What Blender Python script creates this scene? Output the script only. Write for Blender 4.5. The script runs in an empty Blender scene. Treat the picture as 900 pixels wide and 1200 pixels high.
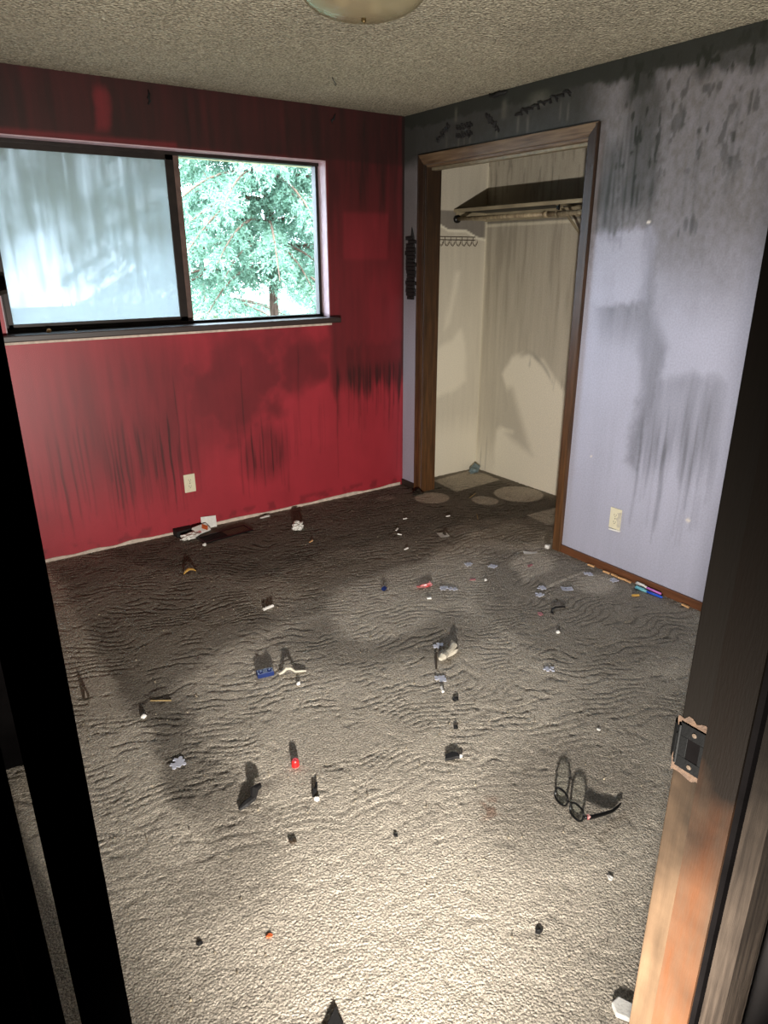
import bpy, bmesh, math, random
import numpy as np
from mathutils import Vector, Matrix

# ------------------------------------------------------------------ camera, light, exposure
scene = bpy.context.scene
COL = scene.collection
scene.view_settings.view_transform = 'Standard'
scene.view_settings.look = 'None'
scene.view_settings.gamma = 1.0
scene.view_settings.exposure = 0.18
scene.view_settings.use_curve_mapping = False

FPX, YAW, PITCH, ROLL = 811.0, 0.606809, 0.352117, -0.003008
CAM = Vector((-2.95152, -4.00731, 1.60074))
fw = Vector((math.sin(YAW) * math.cos(PITCH), math.cos(YAW) * math.cos(PITCH), -math.sin(PITCH)))
rt = Vector((math.cos(YAW), -math.sin(YAW), 0.0))
up = rt.cross(fw)
rt2 = rt * math.cos(ROLL) + up * math.sin(ROLL)
up2 = up * math.cos(ROLL) - rt * math.sin(ROLL)
cam_data = bpy.data.cameras.new('camera')
cam_data.sensor_fit = 'VERTICAL'
cam_data.sensor_height = 36.0
cam_data.sensor_width = 27.0
cam_data.lens = FPX / 1200.0 * 36.0
cam_data.clip_start = 0.02
cam = bpy.data.objects.new('camera', cam_data)
M = Matrix(((rt2.x, up2.x, -fw.x), (rt2.y, up2.y, -fw.y), (rt2.z, up2.z, -fw.z)))
cam.matrix_world = Matrix.Translation(CAM) @ M.to_4x4()
COL.objects.link(cam)
scene.camera = cam

# overcast daylight
world = bpy.data.worlds.new('overcast_sky')
scene.world = world
world.use_nodes = True
bg = world.node_tree.nodes['Background']
bg.inputs['Color'].default_value = (0.70, 0.83, 1.0, 1)
bg.inputs['Strength'].default_value = 22.0

sun_d = bpy.data.lights.new('sun', 'SUN')
sun_d.energy = 8.0
sun_d.angle = math.radians(12)
sun_d.color = (1.0, 0.96, 0.9)
sun = bpy.data.objects.new('sun', sun_d)
sun.rotation_euler = (math.radians(40), 0, math.radians(-25))   # high sun coming from behind the house
COL.objects.link(sun)

# the window is where the daylight comes in (sampling portal, gives no light of its own)
portal_d = bpy.data.lights.new('window_portal', 'AREA')
portal_d.shape = 'RECTANGLE'; portal_d.size = 1.86; portal_d.size_y = 0.9
portal_d.cycles.is_portal = True
portal = bpy.data.objects.new('window_portal', portal_d)
portal.location = (-1.53, 0.16, 1.695)
portal.rotation_euler = (math.radians(-90), 0, 0)
COL.objects.link(portal)

# torch standing low in the hallway beside the photographer's knees
torch_d = bpy.data.lights.new('torch', 'SPOT')
torch_d.energy = 480.0
torch_d.color = (1.0, 0.94, 0.86)
torch_d.spot_size = math.radians(114)
torch_d.spot_blend = 1.0
torch_d.shadow_soft_size = 0.035
torch = bpy.data.objects.new('torch', torch_d)
torch.location = (-2.77, -3.90, 0.38)
aim = Vector((math.sin(math.radians(33)) * math.cos(math.radians(19)), math.cos(math.radians(33)) * math.cos(math.radians(19)), math.sin(math.radians(19))))
torch.rotation_euler = aim.to_track_quat('-Z', 'Y').to_euler()
COL.objects.link(torch)

# ------------------------------------------------------------------ helpers
def lin(r, g, b):
    f = lambda c: (c / 255 / 12.92) if c / 255 <= 0.04045 else ((c / 255 + 0.055) / 1.055) ** 2.4
    return (f(r), f(g), f(b), 1.0)

def L3(r, g, b):
    return np.array(lin(r, g, b)[:3])

def _hash(i, j, seed):
    h = (i.astype(np.int64) * 374761393 + j.astype(np.int64) * 668265263 + seed * 974634731) & 0x7fffffff
    h = ((h ^ (h >> 13)) * 1274126177) & 0x7fffffff
    h = (h ^ (h >> 16)) & 0xffff
    return h / 65535.0

def vnoise(x, y, seed=0):
    xi, yi = np.floor(x), np.floor(y)
    fx, fy = x - xi, y - yi
    fx = fx * fx * (3 - 2 * fx); fy = fy * fy * (3 - 2 * fy)
    a = _hash(xi, yi, seed); b = _hash(xi + 1, yi, seed); c = _hash(xi, yi + 1, seed); d = _hash(xi + 1, yi + 1, seed)
    return (a * (1 - fx) + b * fx) * (1 - fy) + (c * (1 - fx) + d * fx) * fy

def fbm(x, y, oct=4, seed=0):
    s = 0; a = 0.5; t = 0
    for k in range(oct):
        s = s + a * vnoise(x * 2 ** k + 13.7 * k, y * 2 ** k + 7.1 * k, seed + k); t += a; a *= 0.5
    return s / t

def ss(a, b, x):
    t = np.clip((x - a) / (b - a), 0, 1)
    return t * t * (3 - 2 * t)

def boxm(u, v, u0, u1, v0, v1, su=0.03, sv=0.03):
    return ss(u0 - su, u0 + su, u) * (1 - ss(u1 - su, u1 + su, u)) * ss(v0 - sv, v0 + sv, v) * (1 - ss(v1 - sv, v1 + sv, v))

def ell(u, v, cu, cv, ru, rv, soft=0.3):
    d = np.sqrt(((u - cu) / ru) ** 2 + ((v - cv) / rv) ** 2)
    return 1 - ss(1 - soft, 1 + soft, d)

def poly(u, v, pts, soft=0.03):
    """soft inside mask of a polygon"""
    inside = np.zeros(u.shape, bool); dmin = np.full(u.shape, 1e9)
    n = len(pts)
    for i in range(n):
        x0, y0 = pts[i]; x1, y1 = pts[(i + 1) % n]
        ex, ey = x1 - x0, y1 - y0
        t = np.clip(((u - x0) * ex + (v - y0) * ey) / (ex * ex + ey * ey + 1e-12), 0, 1)
        dmin = np.minimum(dmin, np.hypot(u - x0 - t * ex, v - y0 - t * ey))
        c = ((y0 > v) != (y1 > v)) & (u < (x1 - x0) * (v - y0) / ((y1 - y0) if y1 != y0 else 1e-12) + x0)
        inside ^= c
    sd = np.where(inside, dmin, -dmin)
    return ss(-soft, soft, sd)

def link(o, parent=None):
    COL.objects.link(o)
    if parent is not None:
        o.parent = parent
    return o

def tag(o, label=None, cat=None, group=None, kind=None):
    if label: o['label'] = label
    if cat: o['category'] = cat
    if group: o['group'] = group
    if kind: o['kind'] = kind
    return o

def empty(name, loc=(0, 0, 0), rz=0):
    o = bpy.data.objects.new(name, None)
    o.empty_display_size = 0.02
    o.location = loc; o.rotation_euler = (0, 0, rz)
    return link(o)

class MB:
    def __init__(s):
        s.v = []; s.f = []
    def add(s, vs, fs):
        b = len(s.v)
        s.v += [tuple(v) for v in vs]; s.f += [tuple(b + i for i in f) for f in fs]
        return s
    def box(s, x0, x1, y0, y1, z0, z1, m=None):
        vs = [Vector(p) for p in ((x0, y0, z0), (x1, y0, z0), (x1, y1, z0), (x0, y1, z0), (x0, y0, z1), (x1, y0, z1), (x1, y1, z1), (x0, y1, z1))]
        if m is not None: vs = [m @ p for p in vs]
        return s.add(vs, [(3, 2, 1, 0), (4, 5, 6, 7), (0, 1, 5, 4), (1, 2, 6, 5), (2, 3, 7, 6), (3, 0, 4, 7)])
    def prism(s, pts, z0, z1, m=None):
        n = len(pts)
        vs = [Vector((p[0], p[1], z0)) for p in pts] + [Vector((p[0], p[1], z1)) for p in pts]
        if m is not None: vs = [m @ p for p in vs]
        return s.add(vs, [tuple(range(n - 1, -1, -1)), tuple(range(n, 2 * n))] + [(i, (i + 1) % n, n + (i + 1) % n, n + i) for i in range(n)])
    def tube(s, pts, r, n=8, caps=True, flat=None):
        pts = [Vector(p) for p in pts]; k = len(pts)
        rr = r if isinstance(r, (list, tuple)) else [r] * k
        vs = []; fs = []
        ref = Vector((0, 0, 1))
        for i, p in enumerate(pts):
            t = (pts[min(i + 1, k - 1)] - pts[max(i - 1, 0)]).normalized()
            a = t.cross(ref)
            if a.length < 1e-3: a = t.cross(Vector((1, 0, 0)))
            a.normalize(); b = a.cross(t).normalized()
            for j in range(n):
                an = 2 * math.pi * j / n
                vs.append(p + a * math.cos(an) * rr[i] + b * math.sin(an) * rr[i] * (flat or 1))
        for i in range(k - 1):
            for j in range(n):
                fs.append((i * n + j, i * n + (j + 1) % n, (i + 1) * n + (j + 1) % n, (i + 1) * n + j))
        if caps:
            fs.append(tuple(range(n - 1, -1, -1))); fs.append(tuple((k - 1) * n + j for j in range(n)))
        return s.add(vs, fs)
    def lathe(s, prof, n=40, c=(0, 0, 0)):
        vs = []; fs = []; k = len(prof)
        for r, z in prof:
            for j in range(n):
                a = 2 * math.pi * j / n
                vs.append((c[0] + r * math.cos(a), c[1] + r * math.sin(a), c[2] + z))
        for i in range(k - 1):
            for j in range(n):
                fs.append((i * n + j, i * n + (j + 1) % n, (i + 1) * n + (j + 1) % n, (i + 1) * n + j))
        return s.add(vs, fs)
    def build(s, name, mat, parent=None, smooth=False, bevel=0, loc=None, rz=0):
        me = bpy.data.meshes.new(name)
        me.from_pydata(s.v, [], s.f)
        me.validate()
        bm = bmesh.new(); bm.from_mesh(me); bmesh.ops.recalc_face_normals(bm, faces=bm.faces); bm.to_mesh(me); bm.free()
        if mat: me.materials.append(mat)
        if smooth: me.shade_smooth()
        o = bpy.data.objects.new(name, me)
        if loc is not None: o.location = loc
        if rz: o.rotation_euler = (0, 0, rz)
        link(o, parent)
        if bevel:
            b = o.modifiers.new('bevel', 'BEVEL'); b.width = bevel; b.segments = 2; b.limit_method = 'ANGLE'
        return o

def grid_mesh(name, us, vs, fn, colour, mat, keep=None, kind='structure', smooth=True, flip=False):
    """dense sheet with a colour attribute; fn(U,V)->xyz, colour (n,3), keep(Uc,Vc)->bool per face"""
    U, V = np.meshgrid(us, vs, indexing='xy')
    nu, nv = len(us), len(vs)
    X = np.stack(fn(U, V), -1).reshape(-1, 3).astype(np.float32)
    idx = np.arange(nu * nv).reshape(nv, nu)
    q = np.stack([idx[:-1, :-1], idx[:-1, 1:], idx[1:, 1:], idx[1:, :-1]], -1).reshape(-1, 4)
    if flip: q = q[:, ::-1]
    if keep is not None:
        uc = (U[:-1, :-1] + U[1:, 1:]) / 2; vc = (V[:-1, :-1] + V[1:, 1:]) / 2
        q = q[keep(uc, vc).reshape(-1)]
        used = np.unique(q); remap = np.full(nu * nv, -1); remap[used] = np.arange(len(used))
        q = remap[q]; X = X[used]
    else:
        used = np.arange(nu * nv)
    me = bpy.data.meshes.new(name)
    me.vertices.add(len(X)); me.vertices.foreach_set('co', X.ravel())
    me.loops.add(q.size); me.loops.foreach_set('vertex_index', q.astype(np.int32).ravel())
    me.polygons.add(len(q)); me.polygons.foreach_set('loop_start', np.arange(0, q.size, 4, dtype=np.int32))
    me.update(calc_edges=True); me.validate()
    if colour is not None:
        a = me.color_attributes.new('paint', 'FLOAT_COLOR', 'POINT')
        c = np.ones((len(X), 4), np.float32); c[:, :3] = colour.reshape(-1, 3)[used]
        a.data.foreach_set('color', c.ravel())
    if smooth: me.shade_smooth()
    me.materials.append(mat)
    o = bpy.data.objects.new(name, me)
    o['kind'] = kind
    return link(o)

def axis(a, b, step, extra=()):
    n = max(2, int(round((b - a) / step)) + 1)
    g = np.linspace(a, b, n)
    for e in extra:                       # snap the nearest grid line on an opening's edge
        g[np.argmin(np.abs(g - e))] = e
    return g

# ------------------------------------------------------------------ materials
def nodes(name):
    m = bpy.data.materials.new(name); m.use_nodes = True
    nt = m.node_tree
    return m, nt, nt.nodes['Principled BSDF']

def mat(name, col, rough=0.6, metal=0.0, var=0.0, scale=20.0, bump=0.0, bscale=200.0, stretch=None, col2=None, spec=0.5, soot=None):
    m, nt, b = nodes(name)
    b.inputs['Roughness'].default_value = rough; b.inputs['Metallic'].default_value = metal
    b.inputs['Specular IOR Level'].default_value = spec
    b.inputs['Base Color'].default_value = col
    tc = nt.nodes.new('ShaderNodeTexCoord'); mp = nt.nodes.new('ShaderNodeMapping')
    nt.links.new(tc.outputs['Object'], mp.inputs['Vector'])
    if stretch: mp.inputs['Scale'].default_value = stretch
    if var or col2:
        n = nt.nodes.new('ShaderNodeTexNoise'); n.inputs['Scale'].default_value = scale; n.inputs['Detail'].default_value = 6
        nt.links.new(mp.outputs[0], n.inputs['Vector'])
        mx = nt.nodes.new('ShaderNodeMix'); mx.data_type = 'RGBA'
        c2 = col2 or tuple(c * (1 - var) for c in col[:3]) + (1,)
        mx.inputs['A'].default_value = c2; mx.inputs['B'].default_value = col
        rp = nt.nodes.new('ShaderNodeValToRGB'); rp.color_ramp.elements[0].position = 0.32; rp.color_ramp.elements[1].position = 0.68
        nt.links.new(n.outputs['Fac'], rp.inputs['Fac']); nt.links.new(rp.outputs['Color'], mx.inputs['Factor'])
        nt.links.new(mx.outputs['Result'], b.inputs['Base Color'])
    if soot:                                  # casing smoke film, doorway's painted torch fade, above a ragged line (z0..z1), amount
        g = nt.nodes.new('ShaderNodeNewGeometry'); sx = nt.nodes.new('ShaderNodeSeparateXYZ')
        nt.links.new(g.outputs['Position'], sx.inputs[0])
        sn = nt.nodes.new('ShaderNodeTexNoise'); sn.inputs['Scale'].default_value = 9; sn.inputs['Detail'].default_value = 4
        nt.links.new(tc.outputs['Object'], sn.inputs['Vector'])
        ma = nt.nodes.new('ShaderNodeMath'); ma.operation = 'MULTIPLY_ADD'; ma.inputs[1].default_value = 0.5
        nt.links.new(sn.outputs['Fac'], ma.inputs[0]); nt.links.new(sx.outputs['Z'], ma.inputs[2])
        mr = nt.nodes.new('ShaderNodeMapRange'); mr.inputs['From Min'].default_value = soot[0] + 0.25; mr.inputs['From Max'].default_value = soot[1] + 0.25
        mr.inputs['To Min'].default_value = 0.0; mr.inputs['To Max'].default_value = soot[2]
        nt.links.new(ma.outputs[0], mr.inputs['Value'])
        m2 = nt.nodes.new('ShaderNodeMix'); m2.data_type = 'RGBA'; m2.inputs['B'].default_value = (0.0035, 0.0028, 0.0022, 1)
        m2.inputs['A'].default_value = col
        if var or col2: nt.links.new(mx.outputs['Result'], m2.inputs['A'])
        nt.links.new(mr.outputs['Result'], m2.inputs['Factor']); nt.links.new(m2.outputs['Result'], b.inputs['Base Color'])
    if bump:
        n2 = nt.nodes.new('ShaderNodeTexNoise'); n2.inputs['Scale'].default_value = bscale; n2.inputs['Detail'].default_value = 3
        nt.links.new(mp.outputs[0], n2.inputs['Vector'])
        bp = nt.nodes.new('ShaderNodeBump'); bp.inputs['Strength'].default_value = bump; bp.inputs['Distance'].default_value = 0.003
        nt.links.new(n2.outputs['Fac'], bp.inputs['Height']); nt.links.new(bp.outputs['Normal'], b.inputs['Normal'])
    return m

def paint_mat(name, rough=0.6, bscale=250, bump=0.25, bdist=0.002, speck=0.2, sscale=300, voronoi=0, spec=0.4, streak=0.0, low=None):
    """colour from the mesh's paint attribute, broken up by fine grain"""
    m, nt, b = nodes(name)
    b.inputs['Roughness'].default_value = rough; b.inputs['Specular IOR Level'].default_value = spec
    at = nt.nodes.new('ShaderNodeAttribute'); at.attribute_name = 'paint'
    tc = nt.nodes.new('ShaderNodeTexCoord')
    n = nt.nodes.new('ShaderNodeTexNoise'); n.inputs['Scale'].default_value = sscale; n.inputs['Detail'].default_value = 4
    nt.links.new(tc.outputs['Object'], n.inputs['Vector'])
    mr = nt.nodes.new('ShaderNodeMapRange'); mr.inputs['From Min'].default_value = 0.3; mr.inputs['From Max'].default_value = 0.7
    mr.inputs['To Min'].default_value = low if low is not None else 1 - speck; mr.inputs['To Max'].default_value = 1 + speck
    nt.links.new(n.outputs['Fac'], mr.inputs['Value'])
    mx = nt.nodes.new('ShaderNodeMix'); mx.data_type = 'RGBA'; mx.blend_type = 'MULTIPLY'; mx.inputs['Factor'].default_value = 1
    nt.links.new(at.outputs['Color'], mx.inputs['A']); nt.links.new(mr.outputs['Result'], mx.inputs['B'])
    nt.links.new(mx.outputs['Result'], b.inputs['Base Color'])
    n2 = nt.nodes.new('ShaderNodeTexNoise'); n2.inputs['Scale'].default_value = bscale; n2.inputs['Detail'].default_value = 3
    nt.links.new(tc.outputs['Object'], n2.inputs['Vector'])
    h = n2.outputs['Fac']
    if voronoi:
        vo = nt.nodes.new('ShaderNodeTexVoronoi'); vo.inputs['Scale'].default_value = voronoi
        nt.links.new(tc.outputs['Object'], vo.inputs['Vector'])
        ad = nt.nodes.new('ShaderNodeMath'); ad.operation = 'SUBTRACT'
        nt.links.new(n2.outputs['Fac'], ad.inputs[0]); nt.links.new(vo.outputs['Distance'], ad.inputs[1])
        h = ad.outputs[0]
    bp = nt.nodes.new('ShaderNodeBump'); bp.inputs['Strength'].default_value = bump; bp.inputs['Distance'].default_value = bdist
    nt.links.new(h, bp.inputs['Height']); nt.links.new(bp.outputs['Normal'], b.inputs['Normal'])
    return m

MT = dict(
    red=paint_mat('red_wall_paint', 0.42, 260, 0.35, 0.002, 0.10, 220, spec=0.45),
    grey=paint_mat('lavender_wall_paint', 0.65, 200, 0.25, 0.002, 0.09, 120),
    closet=paint_mat('closet_wall_paint', 0.65, 180, 0.2, 0.002, 0.10, 140),
    ceil=paint_mat('popcorn_ceiling', 0.95, 90, 1.0, 0.012, 0.55, 110, voronoi=80, spec=0.1),
    carpet=paint_mat('sooty_carpet', 1.0, 380, 1.0, 0.006, 0.45, 230, voronoi=140, spec=0.05, low=0.50),
    wood=mat('stained_wood', lin(108, 72, 40), 0.5, var=0.6, scale=6, stretch=(10, 10, 0.8), bump=0.2, bscale=40, soot=(0.2, 1.9, 0.8)),
    wood_h=mat('stained_wood_glare', lin(124, 102, 78), 0.5, col2=lin(72, 52, 34), scale=6, stretch=(10, 0.8, 10), bump=0.2, bscale=40),  # glare on the head boards painted in as paler, greyer wood
    jamb=mat('door_jamb_wood', lin(90, 72, 55), 0.6, var=0.35, scale=5, stretch=(9, 9, 0.8), bump=0.1, bscale=40, spec=0.04, soot=(0.30, 0.92, 0.99)),  # torch beam's fade up the jamb painted in as darkening
    jamb2=mat('door_stop_wood', lin(78, 60, 46), 0.5, scale=5, col2=lin(84, 52, 32), stretch=(9, 9, 1.2), bump=0.1, bscale=40, spec=0.04, soot=(0.30, 0.95, 0.985)),  # same beam fade painted up the door stop
    raw=mat('bare_grey_wood', lin(66, 57, 49), 0.9, scale=9, col2=lin(38, 32, 27), stretch=(14, 14, 0.7), bump=0.4, bscale=60, spec=0.05, soot=(0.3, 1.0, 0.96)),  # upper casing coloured darker to offset the torch
    gouge=mat('splintered_wood', lin(66, 46, 28), 0.9, var=0.5, scale=60, bump=0.8, bscale=150),
    char=mat('charred_black', (0.008, 0.007, 0.007, 1), 0.75, var=0.4, scale=30, bump=0.4, bscale=120),
    door=mat('soot_black_door', (0.004, 0.0035, 0.0035, 1), 1.0, var=0.4, scale=12, bump=0.1, spec=0.0),
    hall=mat('sooty_hall_wall', (0.02, 0.02, 0.018, 1), 0.8, var=0.5, scale=4, bump=0.2),
    strike=mat('strike_black', (0.003, 0.003, 0.003, 1), 0.6, bump=0.2, spec=0.05),
    black=mat('black_metal', (0.012, 0.012, 0.012, 1), 0.35, 0.6, bump=0.1),
    winframe=mat('dark_window_metal', lin(44, 36, 32), 0.45, 0.3, var=0.5, scale=15),
    stile=mat('brown_window_stile', lin(104, 82, 74), 0.55, var=0.4, scale=20),
    reveal=mat('window_reveal_paint', lin(196, 168, 176), 0.6, var=0.15, scale=8),
    sill=mat('dark_sill_wood', lin(50, 30, 24), 0.5, var=0.4, scale=5, stretch=(0.8, 10, 10), bump=0.15, bscale=40, spec=1.0),
    cream=mat('ivory_plastic', lin(226, 218, 190), 0.4, var=0.06, scale=40),
    slot=mat('outlet_slot_dark', (0.02, 0.018, 0.015, 1), 0.6),
    white=mat('white_paper', lin(235, 232, 226), 0.8, var=0.12, scale=60, bump=0.3),
    offwhite=mat('dirty_white', lin(208, 200, 182), 0.85, var=0.25, scale=60, bump=0.4),
    lav=mat('puzzle_card_back', lin(206, 208, 222), 0.8, var=0.12, scale=80),
    orange=mat('orange_print', lin(214, 104, 52), 0.5, var=0.25, scale=40),
    red_b=mat('red_plastic', lin(220, 34, 34), 0.4, var=0.1),
    redwrap=mat('red_wrapper_foil', lin(206, 62, 66), 0.35, scale=70, col2=lin(214, 170, 166)),
    blue=mat('dark_blue_plastic', lin(24, 44, 100), 0.4, var=0.2),
    brightblue=mat('bright_blue_plastic', lin(34, 92, 214), 0.3, var=0.1),
    pink=mat('pink_plastic', lin(224, 130, 214), 0.35, var=0.1),
    teal=mat('teal_plastic', lin(110, 182, 196), 0.4, var=0.1),
    yellow=mat('yellow_peel', lin(214, 168, 84), 0.6, var=0.25, scale=60),
    chip=mat('pale_wood_chip', lin(226, 176, 122), 0.8, var=0.3, scale=80),
    straw=mat('dry_straw', lin(176, 150, 100), 0.8, var=0.2),
    pinkbit=mat('faded_pink_paper', lin(196, 130, 134), 0.8, var=0.3, scale=70),
    rod=mat('closet_rod_enamel', lin(176, 160, 128), 0.5, scale=14, col2=lin(118, 102, 80), stretch=(1, 3, 1)),
    shelf=mat('closet_shelf_paint', lin(150, 138, 112), 0.7, var=0.3, scale=8),
    shelf_under=mat('dark_shelf', lin(60, 58, 48), 0.8, var=0.4, scale=10),  # board tone, darker than its front edge and cleats
    bracket=mat('bracket_steel', lin(140, 128, 104), 0.5, 0.2, var=0.4, scale=30),
    wire=mat('dark_wire', lin(70, 58, 46), 0.5, 0.3),
    bluepaper=mat('blue_grey_card', lin(128, 146, 150), 0.7, var=0.4, scale=50),
    raw_white=mat('raw_plaster_edge', lin(226, 208, 192), 0.9, var=0.3, scale=30, bump=0.5, bscale=80),
    soffit=mat('cream_soffit', lin(196, 186, 150), 0.8, var=0.1),
    siding=mat('outside_siding', lin(150, 140, 126), 0.9, var=0.1),
    bark=mat('tree_bark', lin(96, 74, 60), 0.95, var=0.4, scale=20, bump=0.8, bscale=40),
    ground=mat('rough_grass', (0.035, 0.05, 0.022, 1), 1.0, var=0.5, scale=3, bump=0.6, bscale=60),
    brass=mat('sooty_brass', lin(110, 92, 58), 0.35, 0.7),
)

def leaf_mat(name, c, c2, scale):
    m, nt, b = nodes(name)
    b.inputs['Roughness'].default_value = 0.6
    tc = nt.nodes.new('ShaderNodeTexCoord'); n = nt.nodes.new('ShaderNodeTexNoise'); n.inputs['Scale'].default_value = scale
    nt.links.new(tc.outputs['Object'], n.inputs['Vector'])
    mx = nt.nodes.new('ShaderNodeMix'); mx.data_type = 'RGBA'; mx.inputs['A'].default_value = c; mx.inputs['B'].default_value = c2
    nt.links.new(n.outputs['Fac'], mx.inputs['Factor']); nt.links.new(mx.outputs['Result'], b.inputs['Base Color'])
    tr = nt.nodes.new('ShaderNodeBsdfTranslucent'); nt.links.new(mx.outputs['Result'], tr.inputs['Color'])
    ms = nt.nodes.new('ShaderNodeMixShader'); ms.inputs[0].default_value = 0.3
    nt.links.new(b.outputs[0], ms.inputs[1]); nt.links.new(tr.outputs[0], ms.inputs[2])
    nt.links.new(ms.outputs[0], nt.nodes['Material Output'].inputs['Surface'])
    return m
MT['needle'] = leaf_mat('blue_spruce_needles', (0.12, 0.23, 0.165, 1), (0.20, 0.33, 0.235, 1), 3.0)
MT['leaf'] = leaf_mat('shrub_leaves', (0.035, 0.06, 0.025, 1), (0.08, 0.11, 0.045, 1), 6.0)

def glass_mat(name, haze):
    m = bpy.data.materials.new(name); m.use_nodes = True
    nt = m.node_tree; nt.nodes.clear()
    out = nt.nodes.new('ShaderNodeOutputMaterial')
    tr = nt.nodes.new('ShaderNodeBsdfTransparent'); tr.inputs['Color'].default_value = (0.95, 0.97, 0.96, 1)
    gl = nt.nodes.new('ShaderNodeBsdfGlossy'); gl.inputs['Roughness'].default_value = 0.05
    fr = nt.nodes.new('ShaderNodeFresnel'); fr.inputs['IOR'].default_value = 1.3
    mg = nt.nodes.new('ShaderNodeMixShader')
    nt.links.new(fr.outputs[0], mg.inputs[0]); nt.links.new(tr.outputs[0], mg.inputs[1]); nt.links.new(gl.outputs[0], mg.inputs[2])
    last = mg.outputs[0]
    if haze:
        tc = nt.nodes.new('ShaderNodeTexCoord'); mp = nt.nodes.new('ShaderNodeMapping'); mp.inputs['Scale'].default_value = (26, 1, 1.3)
        nt.links.new(tc.outputs['Object'], mp.inputs['Vector'])
        n = nt.nodes.new('ShaderNodeTexNoise'); n.inputs['Scale'].default_value = 1.0; n.inputs['Detail'].default_value = 5
        nt.links.new(mp.outputs[0], n.inputs['Vector'])
        n3 = nt.nodes.new('ShaderNodeTexNoise'); n3.inputs['Scale'].default_value = 5.0; n3.inputs['Detail'].default_value = 4
        nt.links.new(tc.outputs['Object'], n3.inputs['Vector'])
        av = nt.nodes.new('ShaderNodeMix'); av.inputs[0].default_value = 0.55
        nt.links.new(n.outputs['Fac'], av.inputs[2]); nt.links.new(n3.outputs['Fac'], av.inputs[3])
        mr = nt.nodes.new('ShaderNodeMapRange'); mr.inputs['From Min'].default_value = 0.3; mr.inputs['From Max'].default_value = 0.7
        mr.inputs['To Min'].default_value = haze[0]; mr.inputs['To Max'].default_value = haze[1]
        # the grime is wiped thinner towards the lower edge of the pane
        sx = nt.nodes.new('ShaderNodeSeparateXYZ'); nt.links.new(tc.outputs['Object'], sx.inputs[0])
        mz = nt.nodes.new('ShaderNodeMapRange'); mz.inputs['From Min'].default_value = 1.28; mz.inputs['From Max'].default_value = 1.75
        mz.inputs['To Min'].default_value = -0.30; mz.inputs['To Max'].default_value = 0.12
        nt.links.new(sx.outputs['Z'], mz.inputs['Value'])
        az = nt.nodes.new('ShaderNodeMath'); az.operation = 'ADD'
        nt.links.new(av.outputs[0], az.inputs[0]); nt.links.new(mz.outputs['Result'], az.inputs[1])
        nt.links.new(az.outputs[0], mr.inputs['Value'])
        df = nt.nodes.new('ShaderNodeBsdfDiffuse'); df.inputs['Color'].default_value = (0.30, 0.34, 0.34, 1)
        tl = nt.nodes.new('ShaderNodeBsdfTranslucent'); tl.inputs['Color'].default_value = (0.40, 0.45, 0.46, 1)
        md = nt.nodes.new('ShaderNodeMixShader'); md.inputs[0].default_value = 0.5
        nt.links.new(df.outputs[0], md.inputs[1]); nt.links.new(tl.outputs[0], md.inputs[2])
        gr = nt.nodes.new('ShaderNodeMix'); gr.data_type = 'RGBA'; gr.inputs['A'].default_value = (0.39, 0.44, 0.455, 1); gr.inputs['B'].default_value = (0.325, 0.36, 0.33, 1)
        mt_ = nt.nodes.new('ShaderNodeMapRange'); mt_.inputs['From Min'].default_value = 0.42; mt_.inputs['From Max'].default_value = 0.80
        nt.links.new(az.outputs[0], mt_.inputs['Value']); nt.links.new(mt_.outputs['Result'], gr.inputs['Factor']); nt.links.new(gr.outputs['Result'], tl.inputs['Color'])
        ms = nt.nodes.new('ShaderNodeMixShader')
        nt.links.new(mr.outputs['Result'], ms.inputs[0]); nt.links.new(last, ms.inputs[1]); nt.links.new(md.outputs[0], ms.inputs[2])
        last = ms.outputs[0]
    nt.links.new(last, out.inputs['Surface'])
    return m
MT['clear'] = glass_mat('clear_window_glass', None)
MT['hazy'] = glass_mat('smoke_hazed_glass', (0.80, 0.97))
MT['lens'] = glass_mat('spectacle_lens', None)

def dome_mat():
    m, nt, b = nodes('smoked_glass_dome')
    b.inputs['Base Color'].default_value = lin(150, 140, 112); b.inputs['Roughness'].default_value = 0.18
    tr = nt.nodes.new('ShaderNodeBsdfTransparent'); tr.inputs['Color'].default_value = (0.7, 0.66, 0.55, 1)
    ms = nt.nodes.new('ShaderNodeMixShader'); ms.inputs[0].default_value = 0.35
    nt.links.new(b.outputs[0], ms.inputs[1]); nt.links.new(tr.outputs[0], ms.inputs[2])
    nt.links.new(ms.outputs[0], nt.nodes['Material Output'].inputs['Surface'])
    return m
MT['dome'] = dome_mat()
# ------------------------------------------------------------------ the room shell
XL, YF, H = -2.97, -3.559, 2.44
XC = 0.735                 # closet back wall
OY0, OY1, OZ = -1.505, -0.225, 2.14   # closet opening
WX0, WX1, WZ0, WZ1 = -2.47, -0.59, 1.24, 2.15   # window opening
SOOT = np.array([0.010, 0.008, 0.006])
rng = np.random.default_rng(7)

def mixc(base, s, soot=SOOT):
    s = np.clip(s, 0, 1)[..., None]
    return base * (1 - s) + soot * s

def add_drips(S, us, vs, lst):
    """thin runs of sooty water: (u, v_top, v_bottom, width, strength)"""
    V = vs[:, None]
    for (u0, vt, vb, w, a) in lst:
        j0, j1 = np.searchsorted(us, [u0 - 5 * w - 0.03, u0 + 5 * w + 0.03])
        if j1 <= j0: continue
        uu = us[j0:j1][None, :]
        wob = 0.012 * (vnoise(vs * 6, vs * 0 + u0 * 31, 5) - 0.5)[:, None]
        g = np.exp(-((uu - u0 - wob) / w) ** 2)
        win = ss(vb - 0.005, vb + 0.03, V) * (1 - ss(vt - 0.10, vt + 0.04, V))
        S[:, j0:j1] += a * g * win
    return S

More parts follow.
